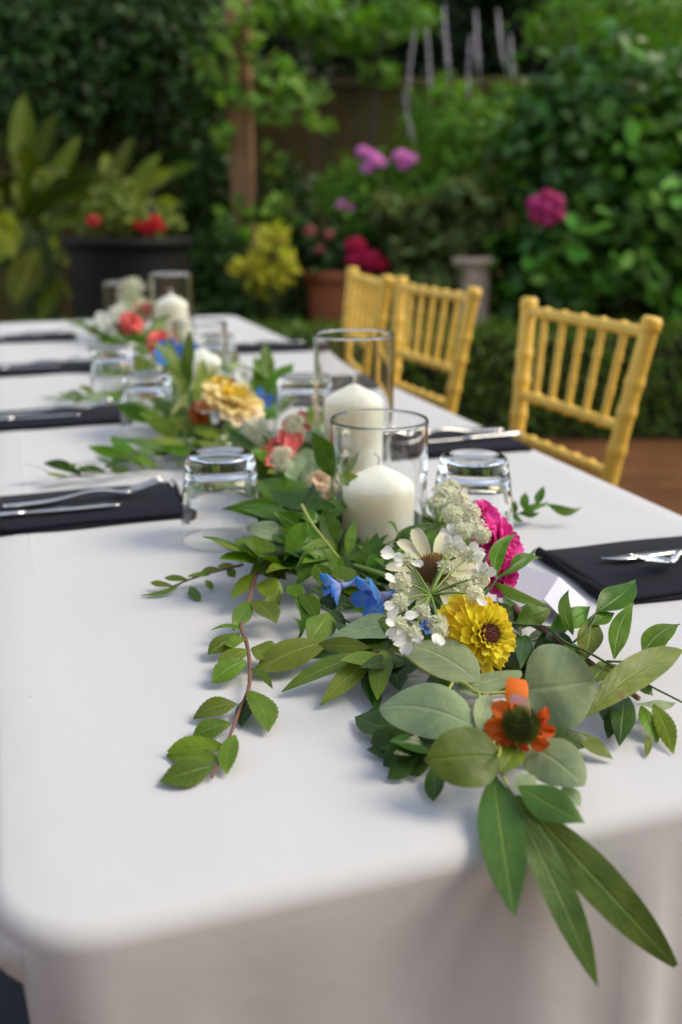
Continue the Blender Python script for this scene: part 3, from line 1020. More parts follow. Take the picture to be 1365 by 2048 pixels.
# low box hedge along the patio
hb = thing('box_hedge', 'low clipped box hedge edging the brick paving behind the chairs', 'hedge', W(0.8, hedge_f + .2, 0))
n = 16000
q = rng.random((n, 3))
lat = -1.7 + 5.6 * q[:, 0]
side = rng.random(n)
fw = np.where(side < .55, hedge_f + rng.normal(0, .03, n), hedge_f + .02 + .42 * q[:, 1])
zz = np.where(side < .55, .02 + .50 * q[:, 2], .515 + rng.normal(0, .02, n))
pp = np.array([W(a, b, c)[:] for a, b, c in zip(lat, fw, zz)])
nn = np.where((side < .55)[:, None], np.array((-VH + Vector((0, 0, .35)))[:]), np.array([0, 0, 1.0]))
obj('foliage', leaf_cloud(pp - np.array(hb.location), nn, .034, .6, jitter=.5, six=False), LM['box'], hb, kind='stuff')
mb = MB(); mb.box((0, 0, .245), (5.55, .36, .49), Matrix.Rotation(-YAW, 3, 'Z'))
o = obj('branches', mb.build('branches', False), plain('box_twigs', (.012, .016, .006), .95, .5), hb)
o.location = W(1.1, hedge_f + .22, 0) - hb.location
# ================================================================== the table
TX0, TX1, TY0, TY1 = -0.033, 0.768, 0.452, 3.42
ntop = 200


def cloth_mesh():
    rc = 0.058
    cx, cy = (TX0 + TX1) / 2, (TY0 + TY1) / 2
    hx, hy = (TX1 - TX0) / 2, (TY1 - TY0) / 2
    # the outline, anticlockwise, rounded corners, finer at the near end
    out = []
    def arc(ax, ay, a0):
        for i in range(9):
            a = a0 + (math.pi / 2) * i / 8
            out.append((ax + rc * math.cos(a), ay + rc * math.sin(a), math.cos(a), math.sin(a)))
    def line(x0, y0, x1, y1, nx, ny, n):
        for i in range(1, n):
            t = i / n
            out.append((x0 + (x1 - x0) * t, y0 + (y1 - y0) * t, nx, ny))
    arc(TX0 + rc, TY0 + rc, math.pi)
    line(TX0 + rc, TY0, TX1 - rc, TY0, 0, -1, 44)
    arc(TX1 - rc, TY0 + rc, 1.5 * math.pi)
    line(TX1, TY0 + rc, TX1, TY1 - rc, 1, 0, 90)
    arc(TX1 - rc, TY1 - rc, 0)
    line(TX1 - rc, TY1, TX0 + rc, TY1, 0, 1, 30)
    arc(TX0 + rc, TY1 - rc, .5 * math.pi)
    line(TX0, TY1 - rc, TX0, TY0 + rc, -1, 0, 90)
    n = len(out)
    # arc length for the folds
    s = [0.0]
    for i in range(1, n):
        s.append(s[-1] + math.hypot(out[i][0] - out[i - 1][0], out[i][1] - out[i - 1][1]))
    vs, fs = [], []
    rings = []
    # rings on the top, outward
    R = 0.013
    for ins in (0.39, 0.34, 0.28, 0.22, 0.16, 0.11, 0.075, 0.05, 0.03):
        ring = []
        for (x, y, nx_, ny_) in out:
            k = (hx - ins) / hx
            kx = (hx - ins) / hx
            ky = (hy - ins) / hy
            X, Y = cx + (x - cx) * kx, cy + (y - cy) * ky
            z = TZ - .0005 + 0.0009 * math.sin(X * 23 + Y * 5) * math.sin(Y * 9) + .0006 * math.sin(X * 60 + 1.3)
            z -= max(0.0, (0.06 - ins)) * 0.02
            ring.append(len(vs)); vs.append((X, Y, z))
        rings.append(ring)
    for a in (8, 25, 42, 58, 74, 90):
        ring = []
        for (x, y, nx_, ny_) in out:
            o_ = R * math.sin(R_(a)) - R + .004
            z = TZ - .0016 - R * (1 - math.cos(R_(a)))
            ring.append(len(vs)); vs.append((x + nx_ * o_, y + ny_ * o_, z))
        rings.append(ring)
    for j in range(1, 25):
        t = j / 24
        ring = []
        for i, (x, y, nx_, ny_) in enumerate(out):
            S = s[i]
            u_ = min(1.0, max(0.0, (abs(ny_) - .72) / .22)); u_ = u_ * u_ * (3 - 2 * u_)
            z = TZ - R - .002 - t * (.022 + .678 * u_)     # short drop along the sides, long at the ends
            fold = 0.5 + 0.5 * math.sin(S * 17.0 + 1.1 * math.sin(S * 5.3))
            corner = 1.0 if abs(nx_ * ny_) > 0.05 else 0.0
            amp = 0.020 * t ** 0.8 * (.10 if x < .05 and y < 1.1 else 1)
            off = .004 + (.018 if x > .05 else -.002) * t + amp * (fold - .5) * 1.6 + corner * 0.006 * t ** .7 + .004 * math.sin(S * 41 + t * 3) * t
            # the gathered fold right of the garland at the near end
            if ny_ < -.9:
                off += .026 * t ** .5 * math.exp(-((x - 0.352) / .020) ** 2) - .016 * t ** .5 * math.exp(-((x - 0.392) / .024) ** 2) + .007 * t ** .5 * math.sin(x * 47 + 1.0) + .004 * math.sin(x * 19 + t * 9) * t ** .4
            ring.append(len(vs)); vs.append((x + nx_ * off, y + ny_ * off, z))
        rings.append(ring)
    for a, b in zip(rings[:-1], rings[1:]):
        for i in range(n):
            j = (i + 1) % n
            fs.append((a[i], b[i], b[j], a[j]))
    # the middle of the top: fans to a spine
    sp = []
    m = len(vs)
    c0 = rings[0]
    vs.append((cx, TY0 + .40, TZ - .0005)); vs.append((cx, TY1 - .40, TZ - .0005))
    fs.append(tuple(reversed(c0)))
    mb = MB()
    mb.add(vs, [f[::-1] for f in fs])
    return mb.build('tablecloth')


tc_ = obj('tablecloth', cloth_mesh(), M['cloth'])
tag(tc_, 'white tablecloth draped over the long dining table, falling straight at the near end', 'tablecloth')
sm = tc_.modifiers.new('thickness', 'SOLIDIFY'); sm.thickness = .0012; sm.offset = -1
tb = thing('dining_table', 'long folding dining table hidden under the white tablecloth', 'table', ((TX0 + TX1) / 2, (TY0 + TY1) / 2, 0))
mb = MB(); mb.box((0, 0, .731), (TX1 - TX0 - .08, TY1 - TY0 - .08, .026)); obj('tabletop', mb.build('tabletop', False), M['post'], tb)
for sx in (-.3, .3):
    for sy in (-1.2, 1.2):
        mb = MB().tube([(sx, sy, 0), (sx, sy, .715)], .014, 10); obj('leg', mb.build('leg'), M['blackpot'], tb)


# ---- napkins
def slab(w, d, layers, t=.0035, r=.0022, folded='x1'):
    """A flat folded cloth: stacked layers joined by a rounded fold at the +x end."""
    mb = MB()
    nx = 26
    for k in range(layers):
        z0 = k * t
        ins = .0025 * k
        vs, fs = [], []
        for i in range(nx + 1):
            x = -w / 2 + ins + (w - 2 * ins) * i / nx
            droop = 0.0012 * math.sin(i * .6 + k)
            edge = (i in (0, nx))
            for (yy, zz) in ((-d / 2 + ins, .0004), (-d / 2 + ins - .001, t * .5), (-d / 2 + ins + .002, t - .0004), (0, t - .0002 + droop * .4), (d / 2 - ins - .002, t - .0004), (d / 2 - ins + .001, t * .5), (d / 2 - ins, .0004)):
                vs.append((x + (.0007 * math.sin(yy * 90 + k)), yy + .0015 * math.sin(x * 40 + k * 2), z0 + zz))
        m = 7
        for i in range(nx):
            for j in range(m):
                j2 = (j + 1) % m
                fs.append((i * m + j, (i + 1) * m + j, (i + 1) * m + j2, i * m + j2))
        fs.append(tuple(range(m))); fs.append(tuple(nx * m + j for j in reversed(range(m))))
        mb.add(vs, fs)
    return mb


def napkin(label, x0, x1, y, d=.150, rot=0.0, group='folded navy napkins'):
    w = x1 - x0
    o = thing('napkin', label, 'napkin', ((x0 + x1) / 2, y, TZ + .0008), group, rot)
    obj('folded_cloth', slab(w, d, 2, .0042).build('folded_cloth'), M['napkin'], o)
    # the top leaf rolls over at the inner end
    mb = MB()
    e = w / 2 * (1 if (x0 + x1) / 2 < .36 else -1)
    sg = 1 if e > 0 else -1
    vs, fs = [], []
    nseg = 10
    for i in range(nseg + 1):
        a = -math.pi / 2 + math.pi * i / nseg
        for j in range(9):
            yy = -d / 2 + .003 + (d - .006) * j / 8
            rr = .0050 + .0018 * math.sin(j * 1.1)
            vs.append((e + sg * math.cos(a) * rr, yy, .0055 + math.sin(a) * rr))
    for i in range(nseg):
        for j in range(8):
            q_ = i * 9 + j
            fs.append((q_, q_ + 1, q_ + 10, q_ + 9))
    mb.add(vs, fs)
    obj('fold', mb.build('fold'), M['napkin'], o)
    return o


def fork(label, p, ang, tilt=0.0, L=.205, group='forks on the napkins', flip=False):
    """Handle end at -x, tines at +x; lies on its handle end and neck."""
    o = thing('fork', label, 'fork', p, group)
    o.rotation_euler = (0, tilt, ang)
    mb = MB()
    def strip(secs):
        vs, fs = [], []
        for (x, w, z, t) in secs:
            vs += [(x, -w / 2, z), (x, -w * .28, z + t * .8), (x, w * .28, z + t * .8), (x, w / 2, z), (x, w * .28, z - t * .5), (x, -w * .28, z - t * .5)]
        for i in range(len(secs) - 1):
            for j in range(6):
                j2 = (j + 1) % 6
                fs.append((i * 6 + j, (i + 1) * 6 + j, (i + 1) * 6 + j2, i * 6 + j2))
        fs.append(tuple(range(6))); fs.append(tuple(len(secs) * 6 - 6 + j for j in reversed(range(6))))
        mb.add(vs, fs)
    zs = lambda x: .004 + .007 * math.exp(-((x - .11) / .035) ** 2) - .001 + .016 * max(0, (x - .145)) ** 1 / .05 * .9
    secs = []
    for i in range(19):
        x = .128 * i / 18
        w = .021 - .013 * min(1, x / .095) + .001 * math.sin(x * 50)
        if i == 0:
            w = .010
        secs.append((x, w, zs(x), .0028))
    for x, w in ((.134, .0105), (.140, .018), (.147, .0235), (.153, .0245)):
        secs.append((x, w, zs(x), .002))
    strip([(a - L / 2, b, c, d) for a, b, c, d in secs])
    obj('handle', mb.build('handle'), M['steel'], o)
    for k in range(4):
        mb = MB()
        y = -.0094 + .00627 * k
        s2 = []
        for i in range(7):
            x = .152 + .043 * i / 6
            s2.append((x - L / 2, .0042 * (1 - .5 * i / 6), zs(x), .0016))
        strip(s2)
        m_ = mb.build('tine')
        obj('tine', m_, M['steel'], o, (0, y, 0))
    return o


def knife(label, p, ang, L=.215, group='knives on the napkins', roll=0.0, tilt=0.0):
    o = thing('knife', label, 'knife', p, group)
    o.rotation_euler = (roll, tilt, ang)
    mb = MB()
    pts = [(-L / 2 + .105 * i / 9, 0, .0035) for i in range(10)]
    mb.tube(pts, [.0032, .0058, .0060, .0057, .0053, .0050, .0047, .0045, .0044, .0048], 10)
    mb.v = [(x, y * 1.25, .0035 + (z - .0035) * .62) for x, y, z in mb.v]
    obj('handle', mb.build('handle'), M['steel'], o)
    mb = MB()
    n = 14
    vs, fs = [], []
    for i in range(n + 1):
        t = i / n
        x = -L / 2 + .104 + t * (L - .104)
        lo = -.0045 - .0055 * math.sin(min(1, t * 1.3) * math.pi * .55)
        hi = .005 if t < .75 else .005 - .0125 * ((t - .75) / .25) ** 2
        vs += [(x, lo, .0030), (x, (lo + hi) / 2, .0040), (x, hi, .0042), (x, hi, .0028), (x, (lo + hi) / 2, .0024)]
    for i in range(n):
        for j in range(5):
            j2 = (j + 1) % 5
            fs.append((i * 5 + j, (i + 1) * 5 + j, (i + 1) * 5 + j2, i * 5 + j2))
    fs.append((0, 1, 2, 3, 4)); fs.append(tuple(n * 5 + j for j in (4, 3, 2, 1, 0)))
    mb.add(vs, fs)
    obj('blade', mb.build('blade'), M['steel'], o)
    return o


NZ = TZ + .0105
lside = [1.215, 1.79, 2.37, 2.95]
llab = ['nearest navy napkin on the side without chairs, beside the nearest tumbler', 'navy napkin second from the camera on the side without chairs',
        'navy napkin third from the camera on the side without chairs', 'farthest navy napkin on the side without chairs']
flab = ['fork on the nearest napkin left of the upside-down tumbler, tines raised', 'fork on the second napkin along the left edge of the photo', 'fork on the third napkin along the left edge of the photo', 'fork on the farthest napkin along the left edge of the photo']
klab = ['knife beside the nearest fork at the left edge of the photo', 'knife on the second napkin along the left edge of the photo', 'knife on the third napkin along the left edge of the photo', 'knife on the farthest napkin along the left edge of the photo']
for i, y in enumerate(lside):
    napkin(llab[i], -.026, .195, y)
    fork(flab[i], (.085, y + .012, NZ), R_(4), group='forks on the napkins')
    knife(klab[i], (.010, y - .030, NZ), R_(2 + i % 2), group='knives on the napkins')
rside = [.807, 1.392, 1.972, 2.55]
rlab = ['nearest navy napkin on the chair side, beside the white folded card', 'navy napkin on the chair side beyond the nearest upside-down tumbler', 'navy napkin on the chair side hidden behind the tall glass candle cylinder', 'farthest navy napkin on the chair side near the table corner']
for i, y in enumerate(rside):
    napkin(rlab[i], .520, .755, y, rot=R_(-2))
# cutlery on the chair side: handles towards the chairs
fork('fork with raised tines on the nearest napkin of the chair side', (.655, .800, NZ + .004), R_(180 + 16))
knife('knife crossing behind the fork on the nearest napkin of the chair side', (.670, .822, NZ), R_(180 + 2))
knife('knife gleaming on the napkin between the tumbler and the nearest gold chair', (.665, 1.375, NZ), R_(183))
fork('fork gleaming on the napkin between the tumbler and the nearest gold chair', (.655, 1.415, NZ), R_(181))
fork('fork on the farthest napkin of the chair side', (.66, 2.56, NZ), R_(181))

# white folded card by the napkin
A, B = P(1000, 1210, .2), P(1160, 1232, .2)
cd = thing('place_card', 'blank white folded card leaning between the magenta flower and the navy napkin', 'card', P(1090, 1190, 0))
mb = MB()
def panel(q, th=.0006):
    q = [Vector(v) - cd.location for v in q]
    nrm_ = (q[1] - q[0]).cross(q[3] - q[0]).normalized() * th
    vs = q + [v + nrm_ for v in q]
    return vs, [(0, 1, 2, 3), (7, 6, 5, 4), (0, 4, 5, 1), (1, 5, 6, 2), (2, 6, 7, 3), (3, 7, 4, 0)]
r0, r1 = P(1118, 1154, 2.6), P(1088, 1200, 1.8)
l0, l1 = P(990, 1112, .3), P(1000, 1228, .3)
e0, e1 = P(1165, 1225, .2), P(1190, 1250, .15)
for nm, q in (('front_panel', (l1, r1, r0, l0)), ('back_panel', (r1, P(1150, 1262, .15), P(1176, 1205, .15), r0))):
    mb = MB(); vs, fs = panel(q); mb.add(vs, fs)
    obj(nm, mb.build(nm, False), M['card'], cd)


# ---- glass
def tumbler(label, p, scale=1.0):
    o = tag(obj('tumbler', tumbler_me, M['glass'], None, p), label, 'glass', 'upside-down tumblers')
    o.scale = (scale,) * 3
    o.rotation_euler = (0, 0, random.uniform(0, 6))
    return o


H = .100
# upside down: mouth on the cloth, thick base on top
def tight(pts, e=.0007):
    """Adds a ring close to every corner so that the long walls stay straight to the eye."""
    out = []
    n = len(pts)
    for i, p in enumerate(pts):
        if i:
            q = pts[i - 1]
            d = math.hypot(p[0] - q[0], p[1] - q[1])
            if d > 4 * e:
                out.append((q[0] + (p[0] - q[0]) * e / d, q[1] + (p[1] - q[1]) * e / d))
                out.append((p[0] + (q[0] - p[0]) * e / d, p[1] + (q[1] - p[1]) * e / d))
        out.append(p)
    return out


prof = [(.0462, .0004), (.0469, .0012), (.0455, .03), (.0428, .060), (.0402, .078), (.0386, .088), (.0374, .0945), (.0356, .0985), (.0328, .1000), (.028, .0996), (.020, .0982), (.010, .0976), (0, .0974)]
inner = [(0, .0815), (.012, .0815), (.024, .0808), (.0310, .0785), (.0340, .0745), (.0372, .066), (.0414, .045), (.0436, .025), (.0450, .004), (.0453, .0006)]
prof = prof[:2] + tight(prof[1:4])[1:] + prof[4:]
inner = inner[:5] + tight(inner[5:])
tumbler_me = MB().lathe(prof + inner, 56, close=True).build('tumbler')
bmf = np.zeros(len(tumbler_me.polygons))
tpos = [(447, 1077), (948, 1046), (300, 872), (603, 876), (228, 792), (437, 772)]
tlab = ['upside-down tumbler nearest the camera, standing at the end of the nearest fork', 'upside-down tumbler behind the white lace flowers, right of the nearest candle',
        'upside-down tumbler in front of the short candle and far blue flower', 'upside-down tumbler behind the coral snapdragon, half hidden by the tall cylinder',
        'upside-down tumbler at the end of the second-farthest napkin', 'small-looking upside-down tumbler right of the short far candle']
def top_at(lat, fwd):
    p = VR * lat + VH * fwd
    return Vector((p.x, p.y, TZ + .0006))
tp_ = [P(447, 1078, .05), top_at(.1443, 1.05), P(301, 868, .05), P(605, 873, .05), P(232, 797, .05), P(438, 764, .05)]
for p, l in zip(tp_, tlab):
    p.z = TZ + .0006
    tumbler(l, p)


def hurricane(label, p, h, r=.051):
    t = .0026
    prof = [(0, .0002), (r - .004, .0002), (r - .001, .0012), (r, .004), (r, h * .5), (r, h - .003), (r - .0006, h - .0008), (r - t / 2, h), (r - t + .0004, h - .0008), (r - t, h - .003), (r - t, h * .5), (r - t, .010), (r - t - .003, .0075), (0, .0072)]
    me = MB().lathe(tight(prof), 72).build('glass_cylinder')
    return tag(obj('candle_cylinder', me, M['glass'], None, p), label, 'candle holder', 'glass cylinders round the candles')


def candle(label, p, h, r=.038):
    o = thing('pillar_candle', label, 'candle', p, 'white pillar candles')
    sh = .021
    wob = lambda an, z: .006 * math.sin(an * 3 + z * 40) + .003 * math.sin(an * 7)
    prof = [(0, 0), (r - .002, 0), (r, .002)] + [(r, (h - sh) * k / 6) for k in range(1, 6)] + [(r, h - sh - .003), (r - .001, h - sh), (r - .003, h - sh + .0016), (r * .86, h - sh + .0048), (r * .6, h - sh + .0105), (r * .32, h - .0050), (r * .12, h - .0012), (0, h)]
    obj('wax', MB().lathe(prof, 44, wob=wob).build('wax'), M['wax'], o)
    w = smooth_path([(0, 0, h - .002), (.0005, 0, h + .004), (.001, .0005, h + .008), (-.005, .001, h + .0120)], 4)
    obj('wick', MB().tube(w, .0015, 6).build('wick'), M['wick'], o)
    return o


cpos = [(top_at(.0395, 1.010), .093, .150, 'short white pillar candle nearest the camera with cream wax and a bent wick', 'short clear glass cylinder round the nearest candle'),
        (top_at(.0165, 1.262), .135, .2065, 'taller white pillar candle behind the nearest one', 'tall clear glass cylinder behind the shorter nearest one'),
        (top_at(-.267, 1.90), .092, .150, 'short white pillar candle behind the yellow-peach bloom', 'short clear glass cylinder round the candle behind the yellow-peach bloom'),
        (top_at(-.405, 2.42), .150, .2065, 'tall far white pillar candle behind the blue and coral flowers', 'tall clear far glass cylinder in front of the black planter'),
        (top_at(-.600, 2.78), .098, .160, 'farthest white pillar candle, left of the lace flower head', 'farthest clear glass cylinder, left of the lace flower head')]
for p, hc, hh, lc, lh in cpos:
    hurricane(lh, p, hh)
    q = p.copy(); q.z += .0078
    candle(lc, q, hc)


# ---- gold bamboo-ringed chairs
def ringed(pts, r, rings, ringr, n=12, k=28):
    """A round bar with bamboo rings: pts is a two-point line or a path."""
    path = smooth_path(pts, k) if len(pts) > 2 else [Vector(pts[0]).lerp(Vector(pts[1]), i / (k * 2)) for i in range(k * 2 + 1)]
    m = len(path) - 1
    rad = []
    for i in range(m + 1):
        t = i / m
        v = r
        for g in rings:
            v += ringr * math.exp(-((t - g) / .012) ** 2)
        rad.append(v)
    return MB().tube(path, rad, n)


def make_chair(label, group):
    """Origin on the floor under the seat centre; the sitter faces -Y, the back is at +Y."""
    o = thing('chiavari_chair', label, 'chair', (0, 0, 0), group)
    W2 = .155
    tilt = lambda z: .195 + (z - .45) * .123          # the back leans away
    wid = lambda z: W2 if z < .66 else .1538 + (z - .66) * .135    # and widens a little upwards
    def bp_(x, z):
        return Vector((x / W2 * wid(z), tilt(z), z))
    for sx in (-1, 1):
        x = sx * W2
        pts = [(sx * (W2 + .015), .225, 0), (x, .205, .22), (x, .195, .45), bp_(x, .62), bp_(x, .78), bp_(x, .920)]
        me = ringed(pts, .0150, [.2, .42, .60, .715, .80, .87], .0024, 16, 30)
        me.tube([bp_(x, .915), bp_(x, .917), bp_(x, .934), bp_(x, .938)], [.0152, .0172, .0168, .013], 18)
        obj('back_post', me.build('back_post'), M['gold'], o)
        fp = [(sx * .19, -.195, 0), (sx * .19, -.185, .44)]
        obj('leg', ringed(fp, .015, [.25, .5, .75], .003).build('leg'), M['gold'], o)
        for z in (.16, .30):
            obj('stretcher', ringed([(sx * .19, -.19, z), (sx * W2, .205, z)], .009, [.2, .4, .6, .8], .003).build('stretcher'), M['gold'], o)
    obj('stretcher', ringed([(-.19, -.19, .20), (.19, -.19, .20)], .009, [.2, .4, .6, .8], .003).build('stretcher'), M['gold'], o)
    xs = [W2 * (-1 + (i + 1) / 3) for i in range(5)]
    fr = [(x + W2) / (2 * W2) for x in xs]
    for nm, z, r in (('top_rail', .917 - .004, .0100), ('middle_rail', .754, .0095), ('lower_rail', .672, .0090)):
        me = ringed([bp_(-W2 * .96, z), bp_(W2 * .96, z)], r, fr, .0042, 12, 44)
        obj(nm, me.build(nm), M['gold'], o)
    for x in xs:
        me = ringed([bp_(x, .754), bp_(x, .913)], .0066, [.30, .36, .66, .72], .0020, 12)
        obj('spindle', me.build('spindle'), M['gold'], o)
    mb = MB()
    rr = []
    for zz, ins in ((.425, .004), (.430, 0), (.445, 0), (.452, .006)):
        rr.append([(-.205 + ins, -.205 + ins, zz), (.205 - ins, -.205 + ins, zz), (.165 - ins, .19 - ins, zz), (-.165 + ins, .19 - ins, zz)])
    vs = [v for r_ in rr for v in r_]
    fs = [(i * 4 + j, i * 4 + (j + 1) % 4, (i + 1) * 4 + (j + 1) % 4, (i + 1) * 4 + j) for i in range(3) for j in range(4)] + [(3, 2, 1, 0), (12, 13, 14, 15)]
    mb.add(vs, fs)
    obj('seat', mb.build('seat', False), M['gold'], o)
    mb = MB()
    vs, fs = [], []
    rings_ = [(.95, .453), (1.0, .462), (1.0, .480), (.96, .492), (.85, .498), (.4, .502)]
    for k, z in rings_:
        for i in range(32):
            a = 2 * math.pi * i / 32
            ca, sa = math.cos(a), math.sin(a)
            x = abs(ca) ** .45 * math.copysign(.19, ca) * k
            y = abs(sa) ** .45 * math.copysign(.185, sa) * k - .01
            vs.append((x, y, z))
    for j in range(len(rings_) - 1):
        for i in range(32):
            i2 = (i + 1) % 32
            fs.append((j * 32 + i, j * 32 + i2, (j + 1) * 32 + i2, (j + 1) * 32 + i))
    fs.append(tuple(range(31, -1, -1))); fs.append(tuple((len(rings_) - 1) * 32 + i for i in range(32)))
    mb.add(vs, fs)
    obj('cushion', mb.build('cushion'), M['cushion'], o)
    return o


chair = make_chair('nearest gold bamboo-style chair, standing beyond the napkin with two gleaming pieces of cutlery', 'gold chairs along the table')
# sitter faces -X: rotate so that local -Y -> -X
def seat_chair(o, x, y, twist=0.0):
    o.rotation_euler = (0, 0, R_(-90) + twist)
    o.location = (x, y, 0)
seat_chair(chair, .738, 1.564, .033)
c2 = copy_tree(chair); c2['label'] = 'middle of the three gold bamboo-style chairs'; seat_chair(c2, .730, 2.20, .05)
c3 = copy_tree(chair); c3['label'] = 'farthest gold bamboo-style chair, in front of the terracotta pot'; seat_chair(c3, .72, 2.66, -.10)
c4 = copy_tree(chair); c4['label'] = 'chair with a dark slate cushion tucked under the near corner of the table'
c4.rotation_euler = (0, 0, R_(90)); c4.location = (-.12, .77, 0)
# ================================================================== the garland
PROF = {
    'ruscus': [(0, .07), (.1, .42), (.22, .82), (.36, 1), (.52, .93), (.68, .68), (.82, .36), (.93, .12), (1, .0)],
    'serrated': [(0, .10), (.10, .34), (.24, .68), (.42, .94), (.58, 1), (.73, .86), (.85, .56), (.94, .26), (1, .02)],
    'bay': [(0, .06), (.12, .40), (.28, .80), (.45, 1), (.62, .93), (.78, .65), (.9, .33), (1, .02)],
    'round': [(0, .12), (.05, .42), (.14, .74), (.28, .95), (.42, 1), (.58, .96), (.72, .83), (.85, .60), (.94, .34), (1, .06)],
    'long': [(0, .06), (.10, .34), (.25, .76), (.42, 1), (.58, .97), (.74, .78), (.88, .44), (.96, .17), (1, .02)],
    'thin': [(0, .2), (.2, .8), (.5, 1), (.8, .6), (1, .05)],
}


def prof_w(kind, t):
    pts = PROF[kind]
    xs = [a for a, _ in pts]; ys = [b for _, b in pts]
    # smooth interpolation
    i = 0
    while i < len(xs) - 2 and t > xs[i + 1]:
        i += 1
    x0, x1 = xs[i], xs[i + 1]
    u = (t - x0) / (x1 - x0)
    m0 = (ys[i + 1] - ys[max(i - 1, 0)]) / (xs[i + 1] - xs[max(i - 1, 0)]) * (x1 - x0)
    j = min(i + 2, len(xs) - 1)
    m1 = (ys[j] - ys[i]) / (xs[j] - xs[i]) * (x1 - x0)
    return max(0.0, (2 * u ** 3 - 3 * u * u + 1) * ys[i] + (u ** 3 - 2 * u * u + u) * m0 + (-2 * u ** 3 + 3 * u * u) * ys[i + 1] + (u ** 3 - u * u) * m1)


def blade(D, S, Nn, L, w, kind, bend=.06, fold=.18, curl=.10, side=0.0, wave=.03, twist=0.0, seg=14, cut=0.0):
    """Blade mesh from the origin along D; face Nn. w: full width in metres."""
    vs, uv, fs = [], [], []
    ph = random.uniform(0, 6.28)
    ss = (-1, -.6, 0, .6, 1)
    ser = kind == 'serrated'
    if ser:
        seg = 22
    for i in range(seg + 1):
        t = i / seg
        tt = t * (1 - cut)
        hw = prof_w(kind, tt) * w * .5
        if ser and 2 < i < seg:
            hw *= 1.05 if i % 2 else .95
        c = D * (L * t) + Nn * (L * (bend * 4 * t * (1 - t))) + S * (L * side * 4 * t * (1 - t))
        c = c - Nn * L * curl * (t ** 2.2 - t) * -1.0 * 0.9 if False else c
        tw = twist * t
        S2 = S * math.cos(tw) + Nn * math.sin(tw)
        N2 = Nn * math.cos(tw) - S * math.sin(tw)
        for s in ss:
            up = fold * abs(s) - curl * abs(s) ** 3
            p = c + S2 * (s * hw) + N2 * (hw * up + w * wave * math.sin(t * 8 + ph + s * 1.7) * abs(s))
            vs.append(p); uv.append((t, .5 + .5 * s))
    for i in range(seg):
        for j in range(4):
            fs.append((i * 5 + j, (i + 1) * 5 + j, (i + 1) * 5 + j + 1, i * 5 + j + 1))
    return vs, fs, uv


def frame_for(d, pos, face, roll):
    n = (CAM - pos).normalized() * face + Vector((0, 0, 1)) * (1 - face)
    n = n - d * n.dot(d)
    if n.length < 1e-4:
        n = d.orthogonal()
    n.normalize()
    n = Matrix.Rotation(R_(roll), 3, d) @ n
    return n, d.cross(n) * -1.0


def leaf(parent, b, t, wpx, kind, mat, face=.45, roll=0.0, name='leaf', label=None, **kw):
    """b, t: (px, py, z) of base and tip."""
    B, T = P(*b), P(*t)
    D = T - B
    L = D.length
    d = D.normalized()
    mid = (B + T) / 2
    n, s = frame_for(d, mid, face, roll)
    # true width from the width it shows
    k = ppm(mid)
    sv = Vector((s.dot(VR), s.dot(VU)))
    dv = Vector((d.dot(VR), d.dot(VU)))
    dv = dv.normalized() if dv.length > 1e-6 else Vector((1, 0))
    perp = abs(sv.x * dv.y - sv.y * dv.x)
    w = wpx / k / max(perp, .45)
    kw.setdefault('twist', random.uniform(-.45, .45)); kw.setdefault('bend', random.uniform(.02, .10)); kw.setdefault('wave', random.uniform(.02, .06)); kw.setdefault('curl', random.uniform(.02, .16))
    kw.setdefault('side', random.uniform(-.05, .05))
    vs, fs, uv = blade(d, s, n, L, w, kind, **kw)
    mb = MB(); mb.add(vs, fs, uv)
    return obj(name, mb.build('leaf'), M[mat], parent, B - parent.location, label=label)


def sprig(label, stem, r, smat, leaves, cat='sprig', name='leafy_sprig', group=None, mat='ruscus', kind='ruscus', branches=(), taper=.5):
    pts = [P(*q) for q in stem]
    root = thing(name, label, cat, pts[0], group)
    path = smooth_path([p - pts[0] for p in pts], 5)
    m = len(path) - 1
    mb = MB().tube(path, [r * (1 - taper * i / m) for i in range(m + 1)], 7)
    for br in branches:
        q = smooth_path([P(*x) - pts[0] for x in br], 4)
        mb.tube(q, [r * .7 * (1 - .5 * i / (len(q) - 1)) for i in range(len(q))], 6)
    obj('stem', mb.build('stem'), M[smat], root)
    for lf in leaves:
        kw = dict(lf[3]) if len(lf) > 3 else {}
        k = kw.pop('kind', kind); mm = kw.pop('mat', mat)
        leaf(root, lf[0], lf[1], lf[2], k, mm, **kw)
    return root


GL = 'leafy sprigs of the table garland'

